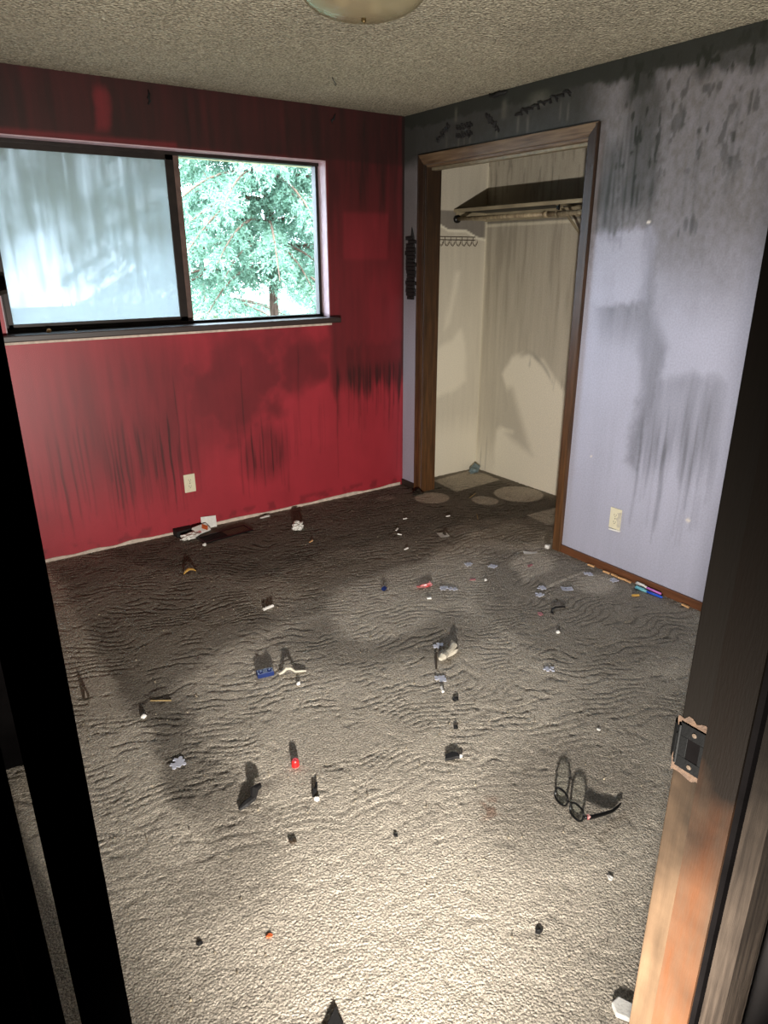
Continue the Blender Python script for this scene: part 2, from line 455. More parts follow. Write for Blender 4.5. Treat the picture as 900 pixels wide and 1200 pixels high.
# ---- floor: sculpted carpet, ripples and tufts are relief; the colour is the soot left on it, with darker furrows
fx = axis(XL, XC + 0.012, 0.006); fy = axis(YF - 0.1, 0.012, 0.006)
U, V = np.meshgrid(fx, fy)
wx = fbm(U * 1.6, V * 1.6, 3, 11) - 0.5; wy = fbm(U * 2.2 + 9, V * 2.2, 3, 12) - 0.5
ph = (0.34 * U + 0.94 * V + 0.34 * wx + 0.12 * wy + 0.075 * (fbm(U * 8, V * 8, 3, 13) - 0.5)) / 0.036
k = np.floor(ph); t = ph - k
val = np.exp(-((t - 0.5) / 0.12) ** 2)                       # a narrow furrow in each wave
brk = ss(0.40, 0.60, fbm(U * 9 + 31, V * 14, 3, 14))            # furrows come and go
near = ss(-2.3, -2.9, V + 0.25 * U + 0.5)                     # worn flat near the doorway
lines = val * brk * (1 - 0.6 * near)
swell = 0.25 * (1 - np.abs(2 * t - 1)) * (1 - near * 0.6)
tuft = fbm(U * 75, V * 75, 2, 15) - 0.5
hz = -0.0034 * lines + 0.0008 * (swell - 0.15) + 0.0018 * tuft - 0.0012
hz = hz - 0.002 * ss(0.64, 0.75, fbm(U * 30, V * 30, 2, 16))
clean = L3(210, 199, 183)
s = 0.06 + 0.38 * (fbm(U * 2.6, V * 2.6, 4, 21) - 0.35)
wu = U + 0.10 * (fbm(U * 5, V * 5, 3, 22) - 0.5); wv = V + 0.10 * (fbm(U * 5 + 50, V * 5, 3, 23) - 0.5)
dark_far = [(-2.50, 0.05), (0.0, 0.05), (0.8, 0.05), (0.8, -1.9), (0.06, -1.55), (0.132, -1.32), (-0.183, -1.045), (-0.71, -1.20), (-1.10, -1.26),
            (-1.30, -1.24), (-1.51, -1.43), (-1.72, -1.39), (-2.06, -1.46), (-2.25, -1.60), (-2.30, -1.90), (-2.30, -2.137), (-2.20, -2.34), (-2.437, -2.38), (-2.50, -2.27), (-2.50, -1.5)]
s = np.maximum(s, (0.54 + 0.25 * (fbm(U * 3, V * 3, 3, 24) - 0.5)) * poly(wu, wv, dark_far, 0.08))
deep = [(-2.3, 0.05), (-1.169, 0.068), (0.0, 0.05), (0.75, 0.05), (0.75, -1.5), (0.344, -1.198), (-0.183, -0.98), (-0.678, -0.996), (-1.153, -0.9), (-1.508, -1.0), (-1.693, -0.845), (-2.1, -0.55)]
s = np.maximum(s, 0.70 * poly(wu, wv, deep, 0.16))
s = np.maximum(s, 0.50 * poly(wu, wv, [(-1.55, -1.35), (-1.0, -1.75), (-0.85, -2.0), (-1.3, -2.1), (-1.75, -1.85), (-1.9, -1.5)], 0.15))
s = np.maximum(s, 0.62 * poly(wu, wv, [(-2.50, -1.2), (-2.3, -1.6), (-2.36, -2.1), (-2.44, -2.34), (-2.50, -2.25)], 0.05))
s = np.maximum(s, 0.46 * poly(wu, wv, [(-0.35, -1.23), (0.0, -1.6), (0.0, -2.45), (-0.35, -2.65), (-0.85, -2.6), (-0.95, -2.3), (-0.9, -1.85)], 0.12))
s = np.maximum(s, 0.44 * ell(wu, wv, -1.42, -2.88, 0.36, 0.24, 0.45))
s = np.maximum(s, 0.34 * ell(wu, wv, -0.9, -2.75, 0.35, 0.25, 0.5))
s = np.maximum(s, 0.50 * poly(wu, wv, [(-0.1, -1.45), (0.05, -1.45), (0.05, -2.6), (-0.12, -2.3)], 0.06))
s = np.maximum(s, 0.36 * ell(wu, wv, -2.48, -2.45, 0.20, 0.28, 0.5))
# where boxes and pots had stood the pile stayed clean
def wipe(mask, to):
    global s
    s = s * (1 - mask) + to * mask
wipe(poly(U, V, [(0.242, -0.072), (0.69, -0.028), (0.672, -0.35), (0.212, -0.378)], 0.012), 0.03)
wipe(ell(U, V, 0.545, -0.675, 0.175, 0.175, 0.05), 0.05)
wipe(ell(U, V, -0.02, -0.385, 0.125, 0.115, 0.08), 0.12)
wipe(ell(U, V, 0.25, -0.64, 0.085, 0.10, 0.12), 0.15)
wipe(poly(U, V, [(0.273, -1.02), (0.60, -1.035), (0.58, -1.30), (0.253, -1.22)], 0.012), 0.06)
wipe(ell(U, V, -0.03, -1.21, 0.165, 0.155, 0.15), 0.36)
wipe(ell(U, V, -0.30, -0.20, 0.07, 0.05, 0.3), 0.5)
wipe(poly(wu, wv, [(-1.43, -1.39), (-1.17, -1.36), (-1.04, -1.55), (-1.08, -1.75), (-1.33, -1.80), (-1.48, -1.756), (-1.53, -1.614)], 0.05), 0.10)
wipe(poly(wu, wv, [(-0.40, -1.49), (-0.13, -1.43), (-0.09, -1.63), (-0.25, -1.735), (-0.47, -1.73)], 0.03), 0.05)
wipe(poly(U, V, [(-0.43, -1.845), (-0.11, -1.832), (-0.11, -1.818), (-0.43, -1.825)], 0.008), 0.0)
wipe(0.8 * ell(wu, wv, -0.17, -1.97, 0.12, 0.10, 0.4), 0.0)
wipe(0.7 * ell(wu, wv, -1.60, -1.10, 0.16, 0.14, 0.5), 0.30)
wipe(0.6 * poly(wu, wv, [(-1.77, -0.914), (-1.421, -0.907), (-1.679, -1.312)], 0.06), 0.34)
wipe(0.8 * ell(U, V, -1.0, -2.35, 0.062, 0.052, 0.15), 0.02)
wipe(0.6 * ell(U, V, -1.155, -2.165, 0.045, 0.04, 0.25), 0.08)
wipe(0.7 * ell(U, V, -2.57, -2.39, 0.085, 0.075, 0.2), 0.05)
ring = ell(U, V, -2.57, -2.39, 0.095, 0.085, 0.08) - ell(U, V, -2.57, -2.39, 0.075, 0.065, 0.08)
s = s + 0.25 * np.clip(ring, 0, 1) * (V < -2.38)
strip = ss(-2.47, -2.53, wu + 0.0) * ss(-2.6, -2.4, V)
s = s * (1 - 0.55 * strip)
s = s + 0.22 * lines * (1 - near)                             # furrows tinted darker than the ridges
col = mixc(clean[None, None, :] * (0.92 + 0.16 * fbm(U * 9, V * 9, 3, 27))[..., None], s, np.array([0.020, 0.016, 0.012]))
rust = ell(U, V, -1.72, -2.80, 0.05, 0.04, 0.6) * ss(0.5, 0.62, fbm(U * 40, V * 40, 2, 29))
col = col * (1 - 0.5 * rust[..., None]) + np.array([0.20, 0.07, 0.03]) * 0.5 * rust[..., None]
grid_mesh('floor', fx, fy, lambda a, b: (a, b, hz), col, MT['carpet'])

o = MB().box(XL - 0.1, XC + 0.1, YF - 0.1, 0.15, -0.08, -0.03).build('floor_slab', MT['siding']); tag(o, kind='structure')

# ---- ceiling
cx = axis(XL, XC, 0.02); cy = axis(YF, 0.0, 0.02)
U, V = np.meshgrid(cx, cy)
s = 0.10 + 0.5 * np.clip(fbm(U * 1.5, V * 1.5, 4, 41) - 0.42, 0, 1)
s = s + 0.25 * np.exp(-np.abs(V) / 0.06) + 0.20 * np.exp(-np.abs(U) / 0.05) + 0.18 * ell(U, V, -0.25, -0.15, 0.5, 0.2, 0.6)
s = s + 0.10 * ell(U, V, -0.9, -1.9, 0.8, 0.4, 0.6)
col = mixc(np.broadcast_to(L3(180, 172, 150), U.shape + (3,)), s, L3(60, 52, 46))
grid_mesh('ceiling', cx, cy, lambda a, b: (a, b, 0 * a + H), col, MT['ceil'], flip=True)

# ---- red wall with the window opening
ru = axis(XL, 0.0, 0.005, (WX0, WX1)); rv = axis(-0.02, H, 0.011, (WZ0, WZ1))
U, V = np.meshgrid(ru, rv)
n1 = fbm(U * 4, V * 4, 4, 51); n2 = fbm(U * 30, V * 3, 3, 52); n3 = fbm(U * 9, V * 9, 4, 53)
s = 0.12 + 0.3 * (n1 - 0.4)
colw = ss(-0.66, -0.56, U + 0.03 * (n3 - 0.5))                # column right of the window
s = np.maximum(s, (0.955 + 0.03 * n1) * ss(2.05, 2.17, V + 0.03 * (n3 - 0.5)))
zb = 0.66 + 0.22 * (fbm(U * 26, U * 0, 2, 54) - 0.5) + 0.06 * (vnoise(U * 110, U * 0, 55) - 0.5)
s = np.maximum(s, colw * (0.74 + 0.19 * ss(1.45, 2.2, V) + 0.14 * (n2 - 0.5)) * ss(-0.02, 0.16, V - zb))
s = np.maximum(s, np.minimum(0.86, colw * 0.92 * boxm(U, V + 0.25 * (n2 - 0.5), -0.52, 0.1, 0.76, 1.12, 0.07, 0.10) * (0.75 + 0.4 * n2)))
s = s - 0.16 * colw * boxm(U, V, -0.475, -0.13, 1.59, 1.87, 0.015, 0.02) - 0.12 * colw * boxm(U, V, -0.3, -0.03, 0.9, 1.5, 0.05, 0.1)
s = s - 0.24 * boxm(U + 0.05 * (n3 - 0.5) + 0.25 * (2.3 - V) * (V < 2.3), V, -1.895, -1.825, 2.20, 2.39, 0.018, 0.03) - 0.2 * boxm(U, V, -2.97, -1.5, 2.15, 2.175, 0.01, 0.008)
s = np.maximum(s, (0.64 + 0.3 * (n1 - 0.5)) * ell(U + 0.5 * (n3 - 0.5), V + 0.45 * (n1 - 0.5), -1.30, 0.86, 0.34, 0.36, 0.45))
s = np.maximum(s, 0.66 * ell(U + 0.3 * (n3 - 0.5), V + 0.4 * (n1 - 0.5), -0.80, 0.98, 0.24, 0.22, 0.5) * (0.7 + 0.6 * n1))
s = np.maximum(s, 0.60 * ell(U + 0.1 * (n3 - 0.5), V, -1.9, 0.75, 0.6, 0.5, 0.6) * (0.75 + 0.45 * n2))
zl = 0.34 + 0.14 * (fbm(U * 14, U * 0, 2, 56) - 0.5) + 0.08 * (vnoise(U * 80, U * 0, 57) - 0.5)
s = np.maximum(s, (0.46 + 0.22 * (n2 - 0.5)) * ss(-2.6, -2.2, U) * (1 - ss(-1.65, -1.45, U)) * ss(-0.05, 0.10, V - zl) * (1 - ss(0.62, 0.85, V)))
s = np.maximum(s, 0.55 * ell(U, V, -1.10, 0.42, 0.16, 0.20, 0.5) * (0.5 + n2))
s = s + 0.10 * (n2 - 0.5)
s = s * 1.0
dr = []
for i in range(42):
    u0 = rng.uniform(-0.56, -0.02); dr.append((u0, 0.92, rng.uniform(0.36, 0.72), rng.uniform(0.0035, 0.007), rng.uniform(0.25, 0.6)))
for i in range(80):
    u0 = rng.uniform(-2.5, -1.55); dr.append((u0, rng.uniform(0.5, 0.8), rng.uniform(0.08, 0.38), rng.uniform(0.003, 0.006), rng.uniform(0.15, 0.5)))
for i in range(26):
    u0 = rng.uniform(-1.3, -0.9); dr.append((u0, rng.uniform(0.45, 0.7), rng.uniform(0.10, 0.35), rng.uniform(0.003, 0.006), rng.uniform(0.25, 0.55)))
for i in range(9):
    u0 = rng.uniform(-0.9, -0.6); dr.append((u0, rng.uniform(0.6, 0.85), rng.uniform(0.30, 0.55), rng.uniform(0.003, 0.005), rng.uniform(0.2, 0.45)))
dr += [(-1.655, 1.0, 0.22, 0.004, 0.5), (-1.235, 1.0, 0.12, 0.004, 0.5), (-0.555, 0.8, 0.14, 0.004, 0.5), (-0.05, 0.8, 0.1, 0.004, 0.5), (-0.84, 1.1, 0.4, 0.005, 0.3)]
s = add_drips(s, ru, rv, [(a, b, c, d, e * 0.50) for a, b, c, d, e in dr])
s = s + 0.35 * boxm(U, V, -2.6, 0.0, 0.02, 0.075 , 0.02, 0.012) * ss(0.5, 0.62, fbm(U * 12, V * 14, 3, 58))
s = s + 0.25 * np.exp(-((U + 0.004) / 0.012) ** 2)
red = L3(174, 51, 62)
col = mixc(np.broadcast_to(red, U.shape + (3,)) * (0.94 + 0.12 * n3)[..., None], 0.98 * s, np.array([0.018, 0.010, 0.009]) + np.array([0.040, 0.003, 0.005]) * (1 - ss(1.1, 2.1, V))[..., None])
wall_back = grid_mesh('wall_back', ru, rv, lambda a, b: (a, 0 * a, b), col, MT['red'],
                      keep=lambda a, b: ~((a > WX0) & (a < WX1) & (b > WZ0) & (b < WZ1)))
MB().box(XL, WX0, 0.002, 0.15, -0.02, H).box(WX1, XC, 0.002, 0.15, -0.02, H).box(WX0, WX1, 0.002, 0.15, -0.02, WZ0 - 0.002).box(WX0, WX1, 0.002, 0.15, WZ1 + 0.002, H).build('wall_core', MT['siding'], wall_back)

# ---- lavender-grey wall with the closet opening
gu = axis(YF, 0.0, 0.006, (OY0, OY1)); gv = axis(-0.02, H, 0.010, (OZ,))
U, V = np.meshgrid(gu, gv)
n1 = fbm(U * 4, V * 4, 4, 61); n2 = fbm(U * 34, V * 3.2, 3, 62); n3 = fbm(U * 9, V * 9, 4, 63); n4 = fbm(U * 26, V * 12, 3, 64)
n5 = fbm(U * 60, V * 40, 3, 66)
wu = U + 0.06 * (n3 - 0.5) + 0.03 * (n5 - 0.5); wv = V + 0.06 * (n3 - 0.5) + 0.04 * (n5 - 0.5)
base = L3(174, 174, 191)
s = 0.03 + 0.22 * (n1 - 0.4) + 0.10 * (n2 - 0.5)
tan = 0.86 * ss(1.15, 1.85, V + 0.25 * (n1 - 0.5)) * (0.88 + 0.3 * (n5 - 0.5))                    # brown smoke film, thickest high up
tan = np.maximum(tan, 0.80 * ss(-0.3, -0.1, U) * ss(0.9, 1.7, V))
tan = tan * (1 - 0.60 * boxm(wu, wv, -1.93, -1.58, 1.40, 1.72, 0.02, 0.02))
film = L3(84, 77, 66)
top = np.maximum(ss(2.255, 2.285, wv + 0.05 * (n4 - 0.5)) * ss(-1.95, -1.70, -np.abs(U + 2.5) * 0 + U) , ss(2.33, 2.35, wv + 0.10 * (n4 - 0.5)))
s = np.maximum(s, 0.95 * ss(2.33, 2.37, V + 0.05 * (n4 - 0.5) + 0.02 * (n1 - 0.5)))
s = np.maximum(s, 0.84 * ss(2.10, 2.20, V + 0.05 * (n3 - 0.5)) * ss(-1.66, -1.40, U))
s = np.maximum(s, (0.86) * boxm(wu, wv, -1.86, -1.68, 2.24, 2.5, 0.05, 0.05))
s = np.maximum(s, 0.62 * boxm(wu, wv, -1.90, -1.72, 1.78, 2.32, 0.05, 0.09) * (0.7 + 0.6 * n2))
s = np.maximum(s, 0.50 * boxm(wu, wv, -1.73, -1.60, 1.70, 2.10, 0.04, 0.06) * (0.35 + 1.1 * n2))
s = np.maximum(s, 0.92 * ss(2.27, 2.33, V + 0.09 * (n4 - 0.5)) * ss(-1.98, -2.06, U) * (0.7 + 0.4 * n1))
s = s - 0.24 * boxm(wu, wv, -1.93, -1.74, 1.405, 1.70, 0.02, 0.02)
s = np.maximum(s, 0.40 * boxm(wu, wv, -1.94, -1.64, 1.0, 1.385, 0.07, 0.02) * (0.5 + n2) * ss(1.05, 1.40, V))
s = np.maximum(s, 0.46 * poly(wu, wv, [(-1.90, 1.80), (-1.97, 1.35), (-2.08, 1.20), (-2.06, 0.95), (-1.98, 0.60), (-1.92, 0.62), (-1.94, 1.0), (-1.88, 1.3)], 0.05) * (0.75 + 0.5 * n2))
zd = 1.08 + 0.08 * (n3 - 0.5)
s = np.maximum(s, (0.36 * (0.45 + 1.0 * n2)) * ss(-2.43, -2.34, U) * (1 - ss(-1.99, -1.93, U)) * (1 - ss(zd - 0.03, zd + 0.05, V)) * ss(0.50, 0.80, V + 0.25 * (n2 - 0.5)))
s = np.maximum(s, 0.20 * ss(-2.2, -2.5, U) * ss(0.5, 1.3, V))
dr = []
for i in range(34):
    u0 = rng.uniform(-2.40, -1.97); dr.append((u0, rng.uniform(0.75, 1.02), rng.uniform(0.25, 0.62), rng.uniform(0.005, 0.010), rng.uniform(0.05, 0.15)))
for i in range(40):
    u0 = rng.uniform(-2.5, -1.6); dr.append((u0, rng.uniform(2.0, 2.34), rng.uniform(1.75, 2.2), rng.uniform(0.004, 0.009), rng.uniform(0.05, 0.22)))
for i in range(22):
    u0 = rng.uniform(-1.9, -1.58); dr.append((u0, rng.uniform(1.9, 2.2), rng.uniform(1.6, 1.85), rng.uniform(0.004, 0.010), rng.uniform(0.05, 0.25)))
dr += [(-2.12, 0.95, 0.22, 0.006, 0.18), (-1.99, 0.9, 0.28, 0.006, 0.16), (-2.27, 0.9, 0.45, 0.006, 0.18)]
s = add_drips(s, gu, gv, dr)
s = s + 0.5 * ss(0.66, 0.74, fbm(U * 42, V * 20, 2, 65)) * ss(1.75, 2.1, V) * ss(-1.6, -1.75, U)      # flecks of peeled soot
for (a, b, ra, rb, k) in ((-2.075, 1.735, 0.012, 0.028, 0.5), (-2.105, 1.735, 0.011, 0.04, 0.6), (-2.125, 1.72, 0.008, 0.03, 0.4), (-2.045, 1.70, 0.006, 0.02, 0.4)):
    s = s + k * ell(U, V, a, b, ra, rb, 0.5)
col = base * (0.95 + 0.1 * n1)[..., None]
col = col * (1 - tan[..., None]) + film * tan[..., None]
darkgreen = np.array([0.016, 0.018, 0.013])
col = mixc(col, s, darkgreen)
pale = np.zeros_like(U)                                              # clean water runs over the sooty header
for (u0, vt, vb, w) in ((-0.42, 2.27, 2.215, 0.008), (-0.53, 2.25, 2.205, 0.007), (-0.58, 2.25, 2.21, 0.006), (-0.63, 2.25, 2.21, 0.007), (-0.85, 2.26, 2.215, 0.008),
                        (-1.01, 2.29, 2.22, 0.009), (-1.08, 2.28, 2.215, 0.009), (-1.30, 2.31, 2.24, 0.006), (-1.35, 2.30, 2.23, 0.006), (-0.5, 2.40, 2.34, 0.012), (-0.9, 2.38, 2.30, 0.02), (-1.15, 2.38, 2.32, 0.06)):
    pale += np.exp(-((U - u0) / w) ** 2) * ss(vb - 0.01, vb + 0.015, V) * (1 - ss(vt - 0.01, vt + 0.03, V))
pale = np.clip(pale * (0.4 + 0.7 * n4), 0, 1)[..., None] * 0.42
col = col * (1 - pale) + L3(120, 118, 106) * pale
for (a, b, r) in ((-2.30, 0.42, 0.012), (-1.885, 1.75, 0.010), (-1.70, 0.60, 0.006)):    # chips to the bare board
    c = ell(U, V, a, b, r, r * 0.8, 0.4)[..., None]; col = col * (1 - c) + L3(214, 206, 196) * c
wall_right = grid_mesh('wall_right', gu, gv, lambda a, b: (0 * a, a, b), col, MT['grey'], flip=True,
                       keep=lambda a, b: ~((a > OY0) & (a < OY1) & (b < OZ)))
MB().box(0.002, 0.11, YF, OY0 - 0.001, -0.02, H).box(0.002, 0.11, OY1 + 0.001, 0.0, -0.02, H).box(0.002, 0.11, OY0, OY1, OZ + 0.002, H).build('wall_core', MT['siding'], wall_right)

# ---- closet walls
CB = L3(236, 228, 208); CF = L3(118, 108, 92)
bu = axis(-1.95, 0.0, 0.008); bv = axis(-0.02, H, 0.010)
U, V = np.meshgrid(bu, bv)
n1 = fbm(U * 4, V * 4, 4, 71); n2 = fbm(U * 40, V * 3, 3, 72); n3 = fbm(U * 10, V * 10, 4, 73)
wu = U + 0.03 * (n3 - 0.5); wv = V + 0.03 * (n3 - 0.5)
f = 0.44 + 0.26 * ss(0.5, 1.9, V) + 0.20 * (n2 - 0.5)
cleanm = poly(wu, wv, [(-0.20, -0.1), (-0.22, 0.35), (-0.30, 0.42), (-0.36, 0.55), (-0.30, 0.68), (-0.25, 0.78), (-0.33, 0.92), (-0.45, 0.96), (-0.63, 0.94), (-0.75, 0.83), (-0.88, 0.72), (-1.1, 0.9), (-2.0, 0.9), (-2.0, -0.1)], 0.025)
f = f * (1 - cleanm) + 0.02 * cleanm
f = np.maximum(f, 0.42 * poly(wu, wv, [(-0.26, 0.68), (-0.36, 0.70), (-0.47, 0.48), (-0.60, 0.24), (-0.40, 0.30), (-0.22, 0.40)], 0.05))
f = f * ss(-0.05, 0.45, V + 0.1 * (n1 - 0.5)) ** 0.6
f = f - 0.22 * boxm(U, V, -0.40, -0.27, 0.355, 0.39, 0.02, 0.012)
s = 0.40 * np.exp(-((wv - (0.955 - 3.0 * (wu + 0.5) ** 2)) / 0.02) ** 2) * boxm(U, V, -0.74, -0.42, 0.8, 1.0, 0.04, 0.05) * (0.4 + n3)
s = s + 0.30 * ss(0.62, 0.72, fbm(U * 60, V * 9, 3, 74)) * ss(1.85, 2.1, V) + 0.12 * ss(0.55, 0.7, n2) * ss(1.0, 1.5, V)
dr = [(-rng.uniform(0.74, 0.9), 0.84, rng.uniform(0.66, 0.78), 0.005, rng.uniform(0.2, 0.5)) for i in range(10)] + [(-0.52, 0.95, 0.86, 0.006, 0.5), (-0.115, 0.3, 0.0, 0.006, 0.3), (-0.055, 0.2, 0.0, 0.005, 0.4)]
s = add_drips(s, bu, bv, dr)
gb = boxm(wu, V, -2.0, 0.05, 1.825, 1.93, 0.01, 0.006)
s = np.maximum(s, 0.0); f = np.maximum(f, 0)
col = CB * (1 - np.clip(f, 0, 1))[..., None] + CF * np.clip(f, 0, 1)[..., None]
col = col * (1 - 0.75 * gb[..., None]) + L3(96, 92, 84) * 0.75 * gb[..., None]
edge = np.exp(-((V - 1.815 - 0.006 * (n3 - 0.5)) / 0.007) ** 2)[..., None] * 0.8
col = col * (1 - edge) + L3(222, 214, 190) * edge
col = mixc(col, s, np.array([0.02, 0.018, 0.014]))
cor = np.exp(-(U / 0.012) ** 2)[..., None] * 0.5 * (V < 2.2)[..., None]
col = col * (1 - cor) + L3(222, 214, 192) * cor
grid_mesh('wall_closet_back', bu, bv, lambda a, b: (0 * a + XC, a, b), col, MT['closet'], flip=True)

lu = axis(0.0, XC, 0.007); lv = axis(-0.02, H, 0.010)
U, V = np.meshgrid(lu, lv)
n1 = fbm(U * 4, V * 4, 4, 81); n2 = fbm(U * 40, V * 3, 3, 82); n3 = fbm(U * 10, V * 10, 4, 83)
wu = U + 0.03 * (n3 - 0.5); wv = V + 0.03 * (n3 - 0.5)
f = 0.26 + 0.22 * ss(0.9, 1.9, V) + 0.14 * (n2 - 0.5)
cl = poly(wu, wv, [(0.2, 0.60), (0.5, 0.66), (0.60, 0.72), (0.58, 1.0), (0.52, 1.1), (0.44, 1.02), (0.36, 1.0), (0.2, 0.9)], 0.03)
cl = np.maximum(cl, 0.7 * poly(wu, wv, [(0.36, 1.1), (0.42, 1.15), (0.5, 1.5), (0.46, 1.5)], 0.03))
f = f * (1 - 0.85 * cl)
f = np.maximum(f, 0.26 * boxm(wu, wv, 0.3, 0.60, 0.44, 0.63, 0.05, 0.03))
f = np.clip(f * (0.25 + 0.75 * ss(0.25, 0.5, V)), 0, 1)
col = CB * (1 - f)[..., None] + CF * f[..., None]
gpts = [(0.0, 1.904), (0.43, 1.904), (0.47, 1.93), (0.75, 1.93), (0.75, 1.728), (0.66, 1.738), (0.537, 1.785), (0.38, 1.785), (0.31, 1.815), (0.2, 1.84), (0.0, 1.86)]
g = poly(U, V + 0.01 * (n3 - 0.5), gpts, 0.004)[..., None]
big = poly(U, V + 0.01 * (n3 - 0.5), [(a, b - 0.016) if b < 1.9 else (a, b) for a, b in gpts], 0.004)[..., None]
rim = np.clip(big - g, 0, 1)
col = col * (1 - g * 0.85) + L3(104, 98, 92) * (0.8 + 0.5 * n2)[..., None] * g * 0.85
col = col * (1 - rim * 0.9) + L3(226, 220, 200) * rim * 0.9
cor = np.exp(-((U - XC) / 0.014) ** 2)[..., None] * 0.5
col = col * (1 - cor) + L3(222, 214, 192) * cor
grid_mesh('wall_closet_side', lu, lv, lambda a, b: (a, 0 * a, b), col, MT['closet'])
o = MB().box(0.111, XC, -2.0, -1.95, -0.02, H).build('wall_closet_end', mat('closet_end_paint', lin(190, 178, 146), 0.7, var=0.2, scale=6)); tag(o, kind='structure')

# ---- the rest of the shell
wl = mat('soot_dark_paint', lin(70, 64, 62), 0.8, var=0.5, scale=4, bump=0.2)
o = MB().box(XL - 0.12, XL, YF - 0.1, 0.15, 0, H).build('wall_left', wl); tag(o, kind='structure')
o = MB().box(XL, -2.74, -1.75, -1.35, 0, H).build('wall_left_filler', MT['door']); tag(o, kind='structure')  # added dark bump-out, fills the black behind the hinge gap
fr = MB().box(-2.085, 0.85, -3.66, YF, 0, H).box(-3.09, -2.982, -3.66, YF, 0, H).box(-2.982, -2.085, -3.66, YF, 2.075, H)
o = fr.build('wall_front', wl); tag(o, kind='structure')
o = MB().box(-4.2, 0.8, -5.4, -3.659, -0.05, -0.004).build('floor_hall', mat('hall_carpet', lin(96, 86, 74), 1.0, var=0.4, scale=30, bump=0.8)); tag(o, kind='structure')
o = MB().box(-4.2, 0.8, -5.4, -3.66, H, H + 0.05).build('ceiling_hall', MT['hall']); tag(o, kind='structure')
o = MB().box(-4.2, 0.8, -5.45, -5.4, 0, H).build('wall_hall_back', MT['hall']); tag(o, kind='structure')
o = MB().box(-4.25, -4.2, -5.4, -3.66, 0, H).build('wall_hall_left', MT['hall']); tag(o, kind='structure')
o = MB().box(0.8, 0.85, -5.4, -3.66, 0, H).build('wall_hall_right', MT['hall']); tag(o, kind='structure')
o = MB().box(-4.2, -3.09, -3.66, -3.56, 0, H).build('wall_hall_front', MT['hall']); tag(o, kind='structure')
o = MB().box(-4.4, 1.2, -5.6, 0.55, 2.50, 2.60).build('roof', MT['siding']); tag(o, kind='structure')
o = MB().box(-4.4, 1.2, 0.16, 0.66, 2.195, 2.225).box(-4.4, 1.2, 0.60, 0.66, 2.185, 2.6).build('roof_soffit', MT['soffit']); tag(o, kind='structure')

# bare plaster edge left by the torn-off skirting on the red wall
pts = []; x = -2.95
tops = []
while x < -0.02:
    tops.append((x, 0.010 + 0.012 * float(vnoise(np.array([x * 9.0]), np.array([0.3]), 91)[0]))); x += 0.022
m = MB(); vs = []; fs = []
for i, (a, b) in enumerate(tops):
    vs += [(a, -0.0005, -0.01), (a, -0.0005, b), (a, -0.006, -0.01), (a, -0.005, b * 0.9)]
    if i:
        q = 4 * i
        fs += [(q - 2, q + 2, q + 3, q - 1), (q - 1, q + 3, q + 1, q - 3), (q - 4, q - 3, q + 1, q), (q - 4, q, q + 2, q - 2)]
m.add(vs, fs)
o = m.build('trim_1', MT['raw_white']); tag(o, 'pale torn plaster edge along the foot of the red wall', kind='structure')

# skirting on the grey wall
bb = mat('brown_skirting', lin(112, 70, 44), 0.45, var=0.35, scale=6, stretch=(10, 1, 10))
o = MB().box(-0.013, -0.0005, YF + 0.001, -1.562, -0.008, 0.043).build('baseboard_right', bb, bevel=0.003); tag(o, kind='structure')
o = MB().box(-0.013, -0.0005, -0.166, -0.007, -0.008, 0.043).build('baseboard_corner', mat('sooty_skirting', lin(50, 40, 34), 0.5, var=0.3), bevel=0.003); tag(o, kind='structure')

# ---- closet casing: side boards, head, jamb linings, head track
trim = empty('trim_2', (0, -0.865, 0)); tag(trim, 'dark stained wooden casing around the open closet', kind='structure')
def P(mb, name, m_, par, bevel=0.002, smooth=False, label=None):
    o = mb.build(name, m_, None, smooth, bevel)
    o.parent = par; o.matrix_parent_inverse = Matrix.Translation(par.location).inverted() if par.rotation_euler.z == 0 else par.matrix_basis.inverted()
    if label: o['label'] = label
    return o
P(MB().box(-0.018, -0.0005, -0.225, -0.165, -0.008, 2.20).box(-0.022, -0.018, -0.181, -0.168, -0.008, 2.195), 'side_casing', MT['wood'], trim)
P(MB().box(-0.018, -0.0005, -1.562, -1.505, -0.008, 2.20).box(-0.022, -0.018, -1.559, -1.546, -0.008, 2.195), 'side_casing', MT['wood'], trim)
P(MB().prism([(-1.562, 2.20), (-0.165, 2.20), (-0.225, 2.142), (-1.505, 2.142)], 0.0005, 0.0185, Matrix(((0, 0, -1, 0), (1, 0, 0, 0), (0, 1, 0, 0), (0, 0, 0, 1)))), 'head_casing', MT['wood_h'], trim)
P(MB().box(-0.001, 0.118, -0.238, -0.2245, -0.008, 2.14), 'jamb_lining', MT['wood'], trim)
P(MB().box(-0.001, 0.118, -1.5055, -1.49, -0.008, 2.14), 'jamb_lining', MT['wood'], trim)
P(MB().box(-0.001, 0.118, -1.505, -0.225, 2.128, 2.141), 'head_lining', MT['wood_h'], trim)
P(MB().box(0.035, 0.075, -1.49, -0.238, 2.112, 2.128), 'head_track', MT['bracket'], trim)

